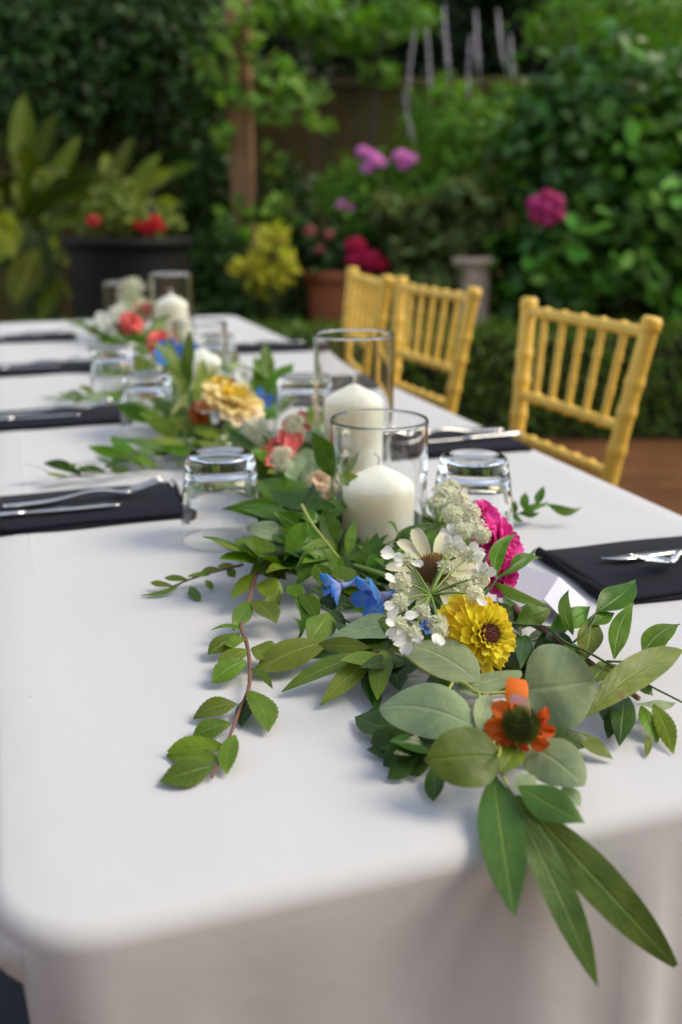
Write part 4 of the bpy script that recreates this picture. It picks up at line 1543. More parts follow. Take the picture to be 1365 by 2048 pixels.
# ---- serrated sprig lying on the cloth at the left
sprig('red-stemmed sprig of serrated leaves lying apart on the bare cloth', [(517, 1133, 2.9), (500, 1195, 2.35), (483, 1248, 1.8), (494, 1287, 1.47), (500, 1331, 1.19), (498, 1375, 1.03), (478, 1424, 0.87), (465, 1459, 0.76), (443, 1511, 0.65), (424, 1555, 0.59)], .0021, 'stem_red', [
    ((428, 1531, 0.65), (319, 1564, 0.48), 50, dict(fold=.1)),
    ((440, 1521, 0.65), (333, 1512, 0.37), 24, dict(roll=25)),
    ((447, 1492, 0.81), (335, 1503, 0.65), 44, dict(roll=-8)),
    ((462, 1447, 0.87), (385, 1474, 0.43), 34, {}),
    ((470, 1470, 0.92), (453, 1549, 0.54), 42, dict(fold=.3, roll=10)),
    ((476, 1408, 0.98), (387, 1437, 0.54), 38, {}),
    ((490, 1398, 0.76), (484, 1455, 0.32), 36, dict(mat='darkleaf')),
    ((496, 1382, 1.14), (537, 1464, 0.48), 40, dict(roll=-15)),
    ((502, 1338, 1.25), (546, 1378, 0.81), 16, dict(side=.1, roll=35)),
    ((493, 1299, 1.58), (442, 1336, 1.08), 38, dict(roll=10)),
    ((492, 1322, 1.36), (425, 1366, 0.7), 42, {}),
    ((503, 1297, 1.52), (553, 1313, 1.14), 38, dict(roll=-12)),
    ((493, 1278, 1.74), (446, 1290, 1.36), 26, dict(roll=15)),
    ((479, 1266, 1.58), (416, 1310, 0.81), 38, {}),
    ((486, 1261, 1.8), (420, 1262, 1.36), 9, dict(side=-.15)),
    ((497, 1203, 2.35), (466, 1262, 1.58), 36, {}),
    ((506, 1203, 2.35), (553, 1247, 1.58), 36, dict(roll=-10)),
    ((513, 1168, 2.68), (567, 1187, 2.13), 36, {}),
    ((509, 1146, 2.9), (464, 1196, 1.91), 36, {}),
    ((518, 1133, 2.9), (573, 1160, 2.35), 32, dict(roll=10))],
    mat='serrated', kind='serrated', group=GL)
sprig('thin small-leaved tip pointing away from the garland below the nearest tumbler', [(487, 1129, 2.35), (430, 1143, 1.69), (385, 1157, 1.14), (340, 1175, 0.59)], .0016, 'stem_red', [
    ((362, 1168, 0.92), (281, 1190, 0.37), 11, dict(side=.16)), ((378, 1160, 1.14), (329, 1156, 1.03), 11, {}), ((382, 1172, 0.7), (401, 1202, 0.32), 18, {}),
    ((420, 1150, 1.47), (376, 1153, 1.25), 12, {}), ((412, 1160, 1.14), (425, 1180, 0.48), 14, {}), ((442, 1138, 1.8), (402, 1143, 1.58), 11, {}), ((455, 1136, 1.91), (470, 1155, 1.25), 16, {}), ((470, 1131, 2.13), (436, 1133, 1.96), 12, {}), ((345, 1172, 0.65), (300, 1165, 0.98), 12, {})],
    mat='serrated', kind='serrated', group=GL)

# ---- glossy ruscus in the middle
sprig('glossy sprig with two leaves standing up in front of the nearest candle cylinder', [(674, 985, 5), (672, 966, 7.5), (671, 955, 9)], .0012, 'stem_green', [
    ((671, 957, 9), (622, 862, 13.5), 50, dict(face=.8, bend=.03, roll=0, side=-.05)), ((677, 950, 9), (738, 959, 8.8), 29, dict(face=.7, side=-.13)),
    ((672, 1015, 7), (535, 977, 6.5), 42, dict(face=.6, side=.07)), ((688, 995, 6.5), (636, 1066, 4.5), 46, dict(face=.6)), ((668, 1010, 6), (700, 975, 6), 24, dict(face=.6, mat='darkleaf'))], group=GL)
sprig('lime-stemmed sprig curving through the glossy leaves left of the nearest candle', [(604, 1010, 8), (622, 1044, 7.2), (647, 1077, 6.2), (679, 1117, 4.5)], .0017, 'stem_yellow', [
    ((616, 1043, 7), (568, 1122, 4), 38, dict(face=.6)), ((671, 1052, 5), (684, 1110, 3.4), 34, dict(face=.5, mat='darkleaf')), ((632, 1093, 5.4), (590, 1174, 2.6), 42, dict(face=.6, side=.06)),
    ((632, 1128, 4.6), (652, 1182, 2.6), 40, dict(face=.7, side=.08)), ((655, 1085, 4.5), (625, 1160, 3.0), 34, dict(face=.5, mat='darkleaf')), ((694, 1118, 3.6), (712, 1038, 6.0), 22, dict(face=.8)),
    ((600, 1082, 5), (545, 1060, 5), 34, dict(face=.5)), ((640, 1040, 6), (590, 1030, 6.5), 30, dict(face=.5)), ((650, 1110, 4), (690, 1150, 3), 26, dict(face=.4))], group=GL)
sprig('spray of broad glossy leaves at the foot of the nearest tumbler', [(640, 1110, 3.5), (590, 1095, 4), (540, 1080, 4.4)], .0015, 'stem_green', [
    ((578, 1084, 4.5), (492, 1056, 5.0), 36, dict(mat='silver', kind='bay', face=.5)), ((556, 1096, 4.4), (464, 1118, 3.2), 42, dict(mat='serrated', kind='bay', face=.5)), ((575, 1110, 4), (500, 1150, 2.6), 36, dict(mat='serrated', kind='bay')),
    ((600, 1105, 4), (560, 1150, 2.6), 34, {}), ((560, 1070, 4), (510, 1030, 5), 30, dict(mat='darkleaf')), ((610, 1075, 3.5), (560, 1035, 4.5), 36, dict(mat='darkleaf')), ((590, 1110, 3.5), (545, 1175, 2), 30, dict(mat='darkleaf'))], group=GL)
sprig('brown-green twig with curled dark leaves running towards the blue flowers', [(571, 1177, 3), (624, 1202, 2.4), (690, 1240, 1.6), (728, 1257, 1.0)], .0017, 'stem_dark', [
    ((582, 1190, 3), (592, 1280, 1), 30, dict(side=.22, face=.6)), ((600, 1188, 3.2), (634, 1254, 1.6), 34, dict(side=.10, face=.6)), ((588, 1235, 2), (596, 1283, .8), 12, dict(side=.2)),
    ((610, 1195, 3), (650, 1215, 2), 28, dict(mat='darkleaf')), ((560, 1180, 3), (528, 1230, 1.4), 30, dict(mat='serrated', kind='bay')), ((575, 1170, 3.6), (610, 1205, 2.6), 30, {}),
    ((655, 1220, 2.4), (700, 1265, .8), 30, dict(mat='darkleaf')), ((640, 1200, 2.4), (715, 1215, 1.8), 32, dict(mat='darkleaf'))], group=GL)
sprig('wispy fine-leaved sprig curling before the nearest candle', [(700, 1125, 3), (760, 1095, 4.0), (800, 1075, 4.5)], .0012, 'stem_green', [
    ((760, 1105, 3.6), (778, 1069, 5.4), 10, dict(kind='thin', side=.2)), ((745, 1108, 3.4), (735, 1072, 5), 9, dict(kind='thin', side=.12)), ((770, 1100, 4), (842, 1065, 5), 11, dict(kind='thin', side=-.18)),
    ((730, 1110, 3.4), (716, 1090, 4.6), 8, dict(kind='thin')), ((790, 1085, 4.4), (850, 1052, 5.6), 12, dict(kind='thin', side=.15)), ((720, 1115, 3), (700, 1080, 5), 9, dict(kind='thin')), ((750, 1108, 3.5), (760, 1130, 2.4), 10, dict(kind='thin')),
    ((800, 1080, 4.6), (772, 1045, 6.8), 8, dict(kind='thin', side=-.25)), ((740, 1110, 3.5), (715, 1128, 2.8), 9, dict(kind='thin')), ((775, 1090, 4), (800, 1120, 3), 12, dict(kind='thin')), ((785, 1088, 4.2), (830, 1085, 4.4), 12, dict(kind='thin'))],
    mat='needle', group=GL)

# ---- olive bay cluster
sprig('fan of olive bay leaves with brown-nicked edges spread on the cloth', [(800, 1318, 1.6), (772, 1304, 2.0), (745, 1303, 2.0)], .0017, 'stem_red', [
    ((662, 1283, 1.9), (500, 1352, .4), 62, dict(label='large olive leaf with a yellow-orange edge', wave=.05, fold=.08)), ((742, 1296, 2.4), (631, 1291, 1.8), 28, dict(roll=-10)), ((734, 1309, 2.0), (564, 1384, .6), 36, {}), ((744, 1309, 2.2), (640, 1411, .5), 38, {}),
    ((768, 1300, 2.6), (755, 1400, 1.2), 48, dict(roll=5)), ((740, 1330, 1.2), (756, 1430, .4), 42, dict(mat='darkleaf')), ((760, 1302, 2.4), (806, 1342, 1.4), 24, {}), ((659, 1226, 2.8), (618, 1284, 1.6), 56, dict(mat='bay')), ((745, 1305, 1.2), (690, 1360, .3), 30, dict(mat='darkleaf'))],
    mat='bay', kind='bay', group=GL)

# ---- silver dollar eucalyptus
sprig('silver dollar eucalyptus twig with big round grey-green leaves round the orange coneflower', [(800, 1300, 3), (860, 1345, 3), (927, 1366, 3.4), (958, 1386, 3.4), (1022, 1383, 3.4), (1052, 1378, 3.6)], .0018, 'stem_yellow', [
    ((795, 1247, 2.6), (670, 1277, 2.2), 54, dict(face=.4, fold=.05)), ((957, 1362, 3.4), (797, 1288, 3.8), 78, dict(face=.5, fold=.05, curl=.02)), ((918, 1380, 2.8), (1042, 1342, 2.6), 42, dict(face=.3, fold=.05)),
    ((948, 1452, 3.4), (760, 1416, 3.0), 84, dict(face=.5, fold=.06, label='broad pale round leaf left of the orange coneflower')), ((1050, 1380, 3.6), (1192, 1362, 4.6), 168, dict(face=.85, fold=.05, curl=.06, roll=4, label='largest round leaf, standing up behind the orange coneflower')),
    ((1052, 1490, 2.4), (1168, 1572, 2.0), 92, dict(face=.6, fold=.04)), ((836, 1478, 1.6), (862, 1518, 1.2), 34, dict(face=.5)), ((958, 1470, 3.2), (976, 1386, 4.0), 36, dict(face=.7, kind='bay')), ((880, 1300, 3), (930, 1290, 3.2), 40, dict(face=.4))],
    mat='silver', kind='round', group=GL, branches=[[(958, 1386, 3.4), (966, 1420, 3.2), (985, 1470, 3)], [(905, 1366, 3.4), (888, 1405, 3.2), (905, 1440, 3.2)], [(985, 1470, 3), (1046, 1482, 3)]])
sprig('dark olive round leaf tilted towards the camera below the orange coneflower', [(1000, 1480, 3), (1000, 1505, 3.6), (996, 1514, 3.8)], .0014, 'stem_yellow', [
    ((998, 1512, 3.2), (853, 1520, 3.4), 104, dict(face=.65, fold=.05, kind='round', mat='silverdark', curl=.05)), ((1002, 1545, 2.4), (1034, 1488, 3.0), 44, dict(mat='bay', kind='bay', face=.5))], group=GL)

# ---- long willow eucalyptus leaves hanging over the table's end
Yh = ('y', .437)
sprig('three long willow eucalyptus leaves hanging over the near end of the table', [(985, 1480, 2.2), (1002, 1540, 2.0), (1016, 1572, 1.9)], .0022, 'stem_yellow', [
    ((985, 1545, 1.8), (1029, 1834, ('y', .405)), 92, dict(face=.75, bend=.05, fold=.14, twist=.05, side=0)), ((1014, 1575, 1.9), (1197, 1975, ('y', .385)), 66, dict(face=.7, bend=.05, roll=-12, fold=.2, twist=.1, side=0)),
    ((1034, 1590, 1.9), (1352, 1932, ('y', .395)), 84, dict(face=.75, bend=.06, roll=8, fold=.14, cut=.03, twist=-.05, side=0)), ((1038, 1572, 2.2), (1170, 1646, 1.8), 62, dict(face=.6, kind='bay')), ((1026, 1578, 1.9), (1072, 1553, 2.2), 30, dict(face=.5, kind='bay', mat='silver')),
    ((1128, 1570, 1.4), (1160, 1614, 1.0), 40, dict(face=.5, kind='bay', mat='silver'))],
    mat='willow', kind='long', group=GL)
# ---- dark small leaves at the lower left of the eucalyptus
sprig('dark toothed leaves peeping out under the pale round leaf', [(900, 1470, 1.2), (850, 1490, 1.2), (800, 1440, 1.4), (775, 1400, 1.5)], .0018, 'stem_red', [
    ((762, 1424, 1.2), (731, 1430, .8), 13, {}), ((776, 1439, 1.2), (738, 1454, .5), 18, {}), ((800, 1465, 1.3), (742, 1487, .5), 28, {}), ((838, 1490, 1.3), (767, 1532, .4), 40, {}), ((832, 1515, 1.2), (775, 1559, .3), 30, {}), ((858, 1529, 1.0), (818, 1550, .3), 26, {}),
    ((868, 1534, 1.0), (866, 1602, .3), 42, {}), ((800, 1480, .9), (752, 1505, .3), 24, {}), ((850, 1510, 1.0), (810, 1530, .4), 30, {}), ((880, 1400, 1.6), (820, 1380, 1.6), 40, {}), ((900, 1400, 1.6), (860, 1350, 1.8), 40, {}), ((800, 1380, 1.5), (790, 1340, 1.8), 44, {})],
    mat='darkleaf', kind='serrated', group=GL)

# ---- reddish branch at the right
sprig('thick red-brown branch with long pointed leaves at the right of the garland', [(1030, 1215, 2.6), (1057, 1242, 2.5), (1094, 1263, 2.4), (1172, 1319, 1.9), (1227, 1360, 1.6), (1278, 1397, 1.3)], .0033, 'stem_red', [
    ((1166, 1437, 2.2), (1367, 1301, 3.6), 50, dict(face=.6, kind='long')), ((1166, 1322, 2.4), (1182, 1232, 4.2), 46, dict(face=.7)), ((1250, 1388, 1.8), (1240, 1492, .6), 43, dict(mat='darkleaf')), ((1224, 1416, 1.5), (1216, 1478, .4), 28, dict(mat='darkleaf')),
    ((1282, 1412, 1.6), (1315, 1486, .4), 38, dict(mat='serrated', kind='serrated')), ((1306, 1408, 1.5), (1347, 1508, .3), 38, dict(mat='serrated', kind='serrated')), ((1275, 1408, 1.6), (1352, 1404, 1.2), 18, dict(mat='silver', side=-.12)),
    ((1214, 1335, 2.0), (1184, 1368, 1.8), 30, {}), ((1147, 1463, 1.4), (1228, 1519, .4), 34, {}), ((1296, 1470, .8), (1291, 1516, .2), 13, {}), ((1272, 1362, 1.6), (1306, 1392, 1.0), 26, dict(mat='darkleaf')),
    ((1100, 1270, 2), (1150, 1300, 2), 30, dict(mat='darkleaf')), ((1090, 1300, 1.6), (1060, 1345, 1.6), 36, dict(mat='darkleaf')), ((1195, 1350, 1.5), (1235, 1330, 1.6), 28, {}), ((1240, 1370, 1.2), (1205, 1440, .6), 32, dict(mat='darkleaf'))],
    mat='bay', kind='bay', group=GL, taper=.35)
sprig('slender glossy ruscus with pointed leaves reaching right past the navy napkin', [(1000, 1240, 3.4), (1040, 1249, 3.4), (1091, 1254, 3.4), (1132, 1285, 3.2), (1172, 1302, 3.0), (1227, 1333, 2.6), (1295, 1369, 2.0), (1372, 1408, 1.6)], .0014, 'stem_dark', [
    ((1034, 1243, 3.4), (1105, 1216, 4), 38, dict(face=.6)), ((1101, 1258, 3.6), (1181, 1212, 4.4), 36, dict(face=.5, side=-.08)), ((1147, 1270, 3.6), (1139, 1178, 5.6), 26, dict(face=.8, side=.10)), ((1193, 1225, 4.6), (1272, 1160, 5.6), 46, dict(face=.6, side=-.05, fold=.4)),
    ((1180, 1250, 4.0), (1230, 1225, 4.2), 23, dict(face=.5)), ((1229, 1318, 3.2), (1269, 1204, 5.6), 36, dict(face=.8, side=.05)), ((1285, 1310, 3.0), (1361, 1248, 4), 40, dict(face=.6)), ((1288, 1322, 2.6), (1352, 1256, 3.6), 30, dict(face=.6, roll=20)),
    ((1052, 1270, 2.6), (1042, 1340, 2), 32, dict(mat='darkleaf')), ((1256, 1345, 2), (1272, 1328, 2.6), 14, {}), ((1130, 1290, 2.8), (1165, 1320, 2.2), 28, {}), ((1210, 1330, 2.4), (1245, 1370, 1.4), 28, dict(mat='bay'))],
    group=GL, branches=[[(1213, 1323, 2.8), (1261, 1322, 2.9), (1285, 1309, 3)], [(1147, 1285, 3.2), (1180, 1255, 4), (1195, 1224, 4.6)]])
sprig('curling glossy leaves springing up between the magenta and yellow flowers', [(960, 1200, 4), (985, 1172, 5), (996, 1152, 5.6)], .0013, 'stem_dark', [
    ((992, 1154, 5.8), (1035, 1067, 8), 30, dict(face=.7, side=.12, fold=.3)), ((998, 1152, 5.6), (1070, 1095, 6.6), 14, dict(face=.6, side=-.10)), ((1022, 1146, 5.4), (1085, 1116, 6), 27, dict(face=.7, side=.16)), ((990, 1166, 5.2), (1102, 1211, 3.8), 27, dict(face=.6, side=-.10))],
    group=GL, branches=[[(990, 1160, 5.4), (1010, 1150, 5.4), (1024, 1147, 5.4)]])
sprig('small glossy sprig arching off the cloth behind the tumbler on the chair side', [(990, 1040, 1), (1035, 1028, 1.6), (1075, 1012, 2.4), (1095, 1003, 2.8)], .0012, 'stem_dark', [
    ((1092, 1006, 2.8), (1165, 1014, 2.2), 19, dict(side=-.22, face=.6)), ((1048, 1024, 2), (1097, 1010, 2.4), 16, {}), ((1072, 1010, 2.6), (1088, 972, 4), 18, dict(face=.7)), ((1050, 1022, 2.2), (1052, 984, 3.6), 18, dict(face=.7)), ((1030, 1030, 1.6), (1030, 1000, 2.6), 14, dict(face=.7)), ((1040, 1030, 1.4), (1082, 1026, 1.2), 16, {}), ((1020, 1035, 1.4), (1050, 1045, .6), 14, {})], group=GL)


# ---- grown sprigs for the middle and far reaches and the bed of leaves underneath
def grown(label, stem, kind, mat, n, L, w, r=.0014, smat='stem_green', lift=.35, spread=50, mats=None, jit=.25, seg=10):
    pts = smooth_path([P(*q) for q in stem], 8)
    root = thing('leafy_sprig', label, 'sprig', pts[0], GL)
    m = len(pts) - 1
    obj('stem', MB().tube([p - pts[0] for p in pts], [r * (1 - .5 * i / m) for i in range(m + 1)], 6).build('stem'), M[smat], root)
    for i in range(n):
        t = .06 + .94 * i / max(1, n - 1)
        x = t * m
        a = min(int(x), m - 1)
        p = pts[a].lerp(pts[a + 1], x - a)
        tan = (pts[a + 1] - pts[a]).normalized()
        sgn = 1 if i % 2 else -1
        ang = sgn * R_(spread * random.uniform(.6, 1.3)) * (1 if i < n - 1 else .1)
        d = Matrix.Rotation(ang, 3, 'Z') @ tan
        d.z += lift * random.uniform(-.4, 1.2)
        d.normalize()
        ll = L * random.uniform(1 - jit, 1 + jit)
        tip = p + d * ll
        if tip.z < TZ + .003:
            d.z += (TZ + .004 - tip.z) / ll; d.normalize()
        nrm, s = frame_for(d, p, random.uniform(.1, .55), random.uniform(-35, 35))
        vs, fs, uv = blade(d, s, nrm, ll, w * random.uniform(.8, 1.2), kind, bend=random.uniform(.0, .1), fold=random.uniform(.08, .35), curl=random.uniform(.02, .12), side=random.uniform(-.1, .1), seg=seg)
        mb = MB(); mb.add(vs, fs, uv)
        obj('leaf', mb.build('leaf'), M[random.choice(mats) if mats else mat], root, p - pts[0])
    return root


RM = ['ruscus', 'ruscus', 'darkleaf']
# the bed, from the near end backwards
grown('dark leaves bedded under the yellow zinnia', [(1060, 1400, .6), (960, 1330, 1.0), (880, 1270, 1.2)], 'bay', 'darkleaf', 14, .05, .02)
grown('dark leaves bedded under the orange coneflower', [(940, 1500, .8), (1010, 1480, 1.0), (1090, 1440, 1.0)], 'bay', 'darkleaf', 14, .045, .018)
grown('dark leaves bedded right of the yellow zinnia', [(1150, 1400, .6), (1080, 1330, 1.0), (1030, 1250, 1.2)], 'bay', 'darkleaf', 14, .045, .018)
grown('glossy leaves bedded under the blue flowers', [(830, 1240, .8), (740, 1200, 1.2), (650, 1150, 1.6)], 'ruscus', 'ruscus', 12, .045, .017, mats=RM)
grown('glossy leaves bedded below the white coneflower', [(900, 1230, 1), (830, 1180, 1.4), (760, 1140, 1.6)], 'ruscus', 'ruscus', 14, .05, .018, mats=RM)
grown('glossy leaves crowded left of the nearest candle', [(690, 1140, 1), (650, 1085, 2), (610, 1040, 3)], 'ruscus', 'ruscus', 18, .055, .021, mats=RM)
grown('glossy leaves heaped between the nearest tumbler and the nearest candle', [(610, 1130, 1.5), (580, 1060, 3), (560, 990, 4)], 'ruscus', 'ruscus', 20, .06, .022, mats=RM)
grown('dark leaves behind the nearest tumbler', [(640, 1040, 2), (590, 980, 3.4), (540, 950, 3.6)], 'ruscus', 'ruscus', 18, .06, .022, mats=RM)
grown('leaves spilling between tumbler and candle towards the coral snapdragon', [(660, 1000, 2), (640, 940, 4), (600, 900, 4.5)], 'ruscus', 'ruscus', 16, .06, .022, mats=RM)
grown('grey-green eucalyptus leaves beside the peach blossoms', [(650, 990, 3), (610, 950, 4.4), (650, 890, 5)], 'round', 'silver', 9, .055, .04)
grown('bluish eucalyptus leaves under the tall candle cylinder', [(690, 960, 2), (640, 900, 4), (660, 860, 4.5)], 'round', 'silver', 8, .06, .035)
grown('bushy leaves below the yellow-peach bloom', [(540, 960, 1.5), (470, 900, 3), (400, 860, 3.5)], 'bay', 'bay', 20, .065, .022, mats=['bay', 'ruscus', 'darkleaf'])
grown('long leaves fanning out towards the bare cloth from the yellow-peach bloom', [(480, 930, 1.5), (380, 905, 2), (270, 915, .8)], 'long', 'bay', 18, .075, .017, mats=['bay', 'willow', 'ruscus'])
grown('thin twig with a few upright leaves lying toward the second napkin', [(330, 935, 1), (220, 945, 1), (115, 957, .8)], 'serrated', 'ruscus', 9, .05, .014, lift=.7, smat='stem_dark', mats=['darkleaf', 'serrated'])
grown('eucalyptus leaves between the second tumbler and the yellow-peach bloom', [(420, 880, 2), (380, 830, 4), (350, 790, 5)], 'bay', 'silver', 14, .07, .028, mats=['silver', 'willow', 'bay'])
grown('dark blades standing before the short far candle', [(400, 850, 2), (375, 800, 5), (365, 760, 8)], 'long', 'ruscus', 8, .08, .024, lift=.8, mats=['ruscus', 'bay'])
grown('pale leafy sprig reaching over the third napkin', [(280, 800, 2), (210, 795, 2), (140, 800, 1.5)], 'bay', 'silver', 14, .05, .018, mats=['silver', 'needle', 'serrated'])
grown('green blades between the tumbler and the far coral flower', [(330, 760, 2), (300, 700, 6), (290, 660, 9)], 'long', 'ruscus', 10, .09, .026, lift=.7, mats=['ruscus', 'bay'])
grown('leaves behind the yellow-peach bloom before the far tumbler', [(520, 850, 2), (500, 790, 4), (460, 740, 6)], 'round', 'silver', 14, .06, .035, mats=['silver', 'silver', 'ruscus'])
grown('single dark upright leaves near the blue floret behind the bloom', [(545, 830, 2), (540, 790, 4), (535, 760, 6)], 'ruscus', 'ruscus', 7, .07, .03, lift=.9)
grown('far green sprig pointing over the farthest napkin', [(300, 720, 2), (220, 670, 2.5), (150, 650, 2)], 'bay', 'serrated', 16, .07, .02, mats=['serrated', 'needle', 'ruscus'])
grown('far leaves around the third tumbler', [(330, 780, 2), (260, 740, 3), (200, 700, 3)], 'bay', 'needle', 16, .06, .02, mats=['needle', 'ruscus', 'silver'])
grown('far leaves below the blue and coral flowers', [(400, 800, 2), (360, 740, 4), (320, 700, 5)], 'bay', 'ruscus', 18, .07, .024, mats=['ruscus', 'bay', 'silver'])
grown('far leaves right of the short far candle', [(470, 780, 2), (450, 740, 3), (430, 700, 3)], 'bay', 'ruscus', 12, .06, .024, mats=['ruscus', 'needle', 'silver'])
grown('leaves at the far end of the garland beneath the lace flower head', [(330, 720, 2), (290, 670, 4), (250, 640, 5)], 'bay', 'ruscus', 16, .07, .024, mats=['ruscus', 'needle', 'bay'])


grown('large glossy leaves overlapping left of the nearest candle foot', [(720, 1130, 2.5), (660, 1100, 3.6), (600, 1060, 4.6), (560, 1010, 5)], 'ruscus', 'ruscus', 16, .066, .027, mats=RM, lift=.5)
grown('large glossy leaves over the table edge of the blue flowers', [(760, 1170, 2.5), (690, 1130, 3.2), (620, 1120, 3.6)], 'ruscus', 'ruscus', 12, .06, .024, mats=RM, lift=.4)
grown('dark leaves tucked below the cream coneflower', [(900, 1180, 2), (850, 1150, 3), (790, 1120, 3.5)], 'bay', 'ruscus', 12, .055, .022, mats=RM)
grown('leaves tucked between the candle and the tumbler on the chair side', [(900, 1130, 1), (880, 1080, 2), (870, 1040, 3)], 'ruscus', 'ruscus', 12, .05, .018, mats=RM)
grown('serrated leaves gathered where the red-stemmed sprig joins the garland', [(600, 1150, 2), (545, 1135, 3), (505, 1120, 3.6)], 'bay', 'serrated', 10, .05, .022, mats=['serrated', 'ruscus'])
grown('olive leaves gathered under the fan of bay leaves', [(860, 1330, 1), (800, 1320, 1.2), (730, 1320, 1)], 'bay', 'bay', 10, .055, .022, mats=['bay', 'darkleaf'])
grown('dark leaves filling in below the pale round leaf', [(940, 1500, 1), (880, 1490, 1.2), (830, 1470, 1)], 'bay', 'darkleaf', 12, .045, .02)
grown('bushy leaves between coral snapdragon and nearest tumbler', [(600, 960, 3), (560, 945, 4.4), (530, 930, 5)], 'ruscus', 'bay', 12, .06, .024, mats=['bay', 'ruscus', 'darkleaf'], lift=.5)
grown('bushy leaves in front of the tall candle cylinder', [(690, 930, 3), (660, 890, 4.5), (640, 850, 5)], 'bay', 'bay', 12, .065, .028, mats=['bay', 'ruscus', 'silver'], lift=.5)
grown('bushy leaves before the second tumbler', [(400, 900, 2), (340, 860, 3.4), (310, 830, 4)], 'bay', 'bay', 14, .07, .024, mats=['bay', 'ruscus', 'willow'], lift=.5)


# ------------------------------------------------------------------ flowers
def basis(n, up=Vector((0, 0, 1))):
    n = n.normalized()
    x = up.cross(n)
    if x.length < 1e-3:
        x = Vector((1, 0, 0))
    x.normalize()
    return Matrix((x, n.cross(x), n)).transposed()


def petal_mesh(L, w, cup=.2, lift=0.0, curl=0.0, notch=0.0, ruff=0.0, seg=7, prof=None):
    """Petal along +X, face +Z, rooted at the origin."""
    prof = prof or [(0, .28), (.2, .62), (.5, .95), (.7, 1), (.85, .85), (.95, .55), (1, .2)]
    xs, ys = zip(*prof)
    mb = MB(); vs, uv, fs = [], [], []
    ph = random.uniform(0, 6)
    for i in range(seg + 1):
        t = i / seg
        hw = float(np.interp(t, xs, ys)) * w / 2
        for s in (-1, -.5, 0, .5, 1):
            x = L * t - (notch * L * (1 - abs(s)) if i == seg else 0)
            z = lift * L * t * t + cup * hw * s * s - curl * L * max(0, t - .5) ** 2 * 2 + ruff * w * math.sin(s * 6 + ph) * t
            vs.append((x, s * hw, z)); uv.append((t, .5 + .5 * s))
    for i in range(seg):
        for j in range(4):
            fs.append((i * 5 + j, (i + 1) * 5 + j, (i + 1) * 5 + j + 1, i * 5 + j + 1))
    mb.add(vs, fs, uv)
    return mb.build('petal')


def ring_petals(root, B3, c, meshes, mat, n, r0, elev, phase=0.0, name='petal', h=0.0, jit=6, sc=(.9, 1.1), rollj=10, only=None):
    """n petals round the axis; elev: degrees out of the disc's plane."""
    for k in range(n):
        a = phase + 2 * math.pi * k / n + R_(random.uniform(-jit, jit))
        if only and not only(k):
            continue
        me = random.choice(meshes)
        e = R_(elev + random.uniform(-jit, jit))
        m3 = B3 @ Matrix.Rotation(a, 3, 'Z') @ Matrix.Rotation(-e, 3, 'Y') @ Matrix.Rotation(R_(random.uniform(-rollj, rollj)), 3, 'X')
        loc = Vector(c) + B3 @ Vector((r0 * math.cos(a), r0 * math.sin(a), h))
        o = obj(name, me, mat, root, loc - root.location, m3.to_quaternion())
        s = random.uniform(*sc)
        o.scale = (s, s, s)


FG = 'flowers tucked into the table garland'


def flower(name, label, c, cat='flower'):
    return thing(name, label, cat, c, FG)


def stalk(root, c, to, r=.0018, mat='stem_green'):
    p = [Vector((0, 0, 0)) + (Vector(c) - root.location), (Vector(c).lerp(Vector(to), .5) - root.location) + Vector((0, 0, -.006)), Vector(to) - root.location]
    obj('stem', MB().tube(smooth_path(p, 5), r, 7).build('stem'), M[mat], root)


# yellow zinnia
M['zin'] = petal_mat('zinnia_petal', (0.88, 0.66, 0.02), (0.93, 0.83, 0.05), stripes=.22, blush=(0.88, 0.48, 0.02), trans=.4)
M['zin2'] = petal_mat('zinnia_floret', (0.42, 0.36, 0.02), (0.66, 0.58, 0.03), trans=.2)
M['zindisc'] = plain('zinnia_disc', (0.15, 0.035, 0.02), .7, .4, scale=300)
zc = P(978, 1268, 5.2)
zr = flower('zinnia', 'large yellow double zinnia with a dark red eye facing the camera', zc)
k = ppm(zc)
to_cam = (CAM - zc).normalized()
zn = (to_cam * 1.0 + VR * .55 + VU * .10).normalized()
zB = basis(zn)
R0 = 92 / k
zp = [(0, .35), (.3, .62), (.6, .92), (.8, 1), (.93, .82), (1, .45)]
zm = [[petal_mesh(R0 * f, R0 * g, .55, .05, .16, .05, .05, 6, zp) for _ in range(4)] for f, g in ((.88, .36), (.80, .34), (.70, .31), (.58, .27), (.46, .22), (.36, .17))]
zc0 = zc - zn * .010
for li, (n_, el, r0, hh) in enumerate(((21, -24, .16, -.009), (21, -10, .16, -.005), (20, 4, .15, -.001), (18, 19, .14, .002), (16, 35, .13, .005), (14, 50, .13, .007))):
    ring_petals(zr, zB, zc0, zm[li], M['zin'], n_, R0 * r0, el, li * .7, h=hh, jit=5, rollj=14)
fm = [petal_mesh(R0 * .20, R0 * .08, .6, .1, -.2, seg=4) for _ in range(3)]
ring_petals(zr, zB, zc0, fm, M['zin2'], 16, R0 * .26, 55, .2, 'floret', .010)
ring_petals(zr, zB, zc0, fm, M['zin2'], 12, R0 * .19, 66, .5, 'floret', .011)
mb = MB().lathe([(R0 * .30, 0), (R0 * .27, .010), (R0 * .18, .0135), (0, .0145)], 24)
for i in range(70):
    a = i * 2.4; rr = R0 * .25 * math.sqrt(i / 70)
    p = Vector((rr * math.cos(a), rr * math.sin(a), .0135 - .012 * (rr / R0) ** 2 * 4))
    mb.tube([p, p + Vector((math.cos(a) * .0008, math.sin(a) * .0008, .0028))], [.0008, .0005], 5)
obj('flower_disc', mb.build('flower_disc'), M['zindisc'], zr, zc0 - zr.location, zB.to_quaternion())
stalk(zr, zc0, P(930, 1250, 1.0))


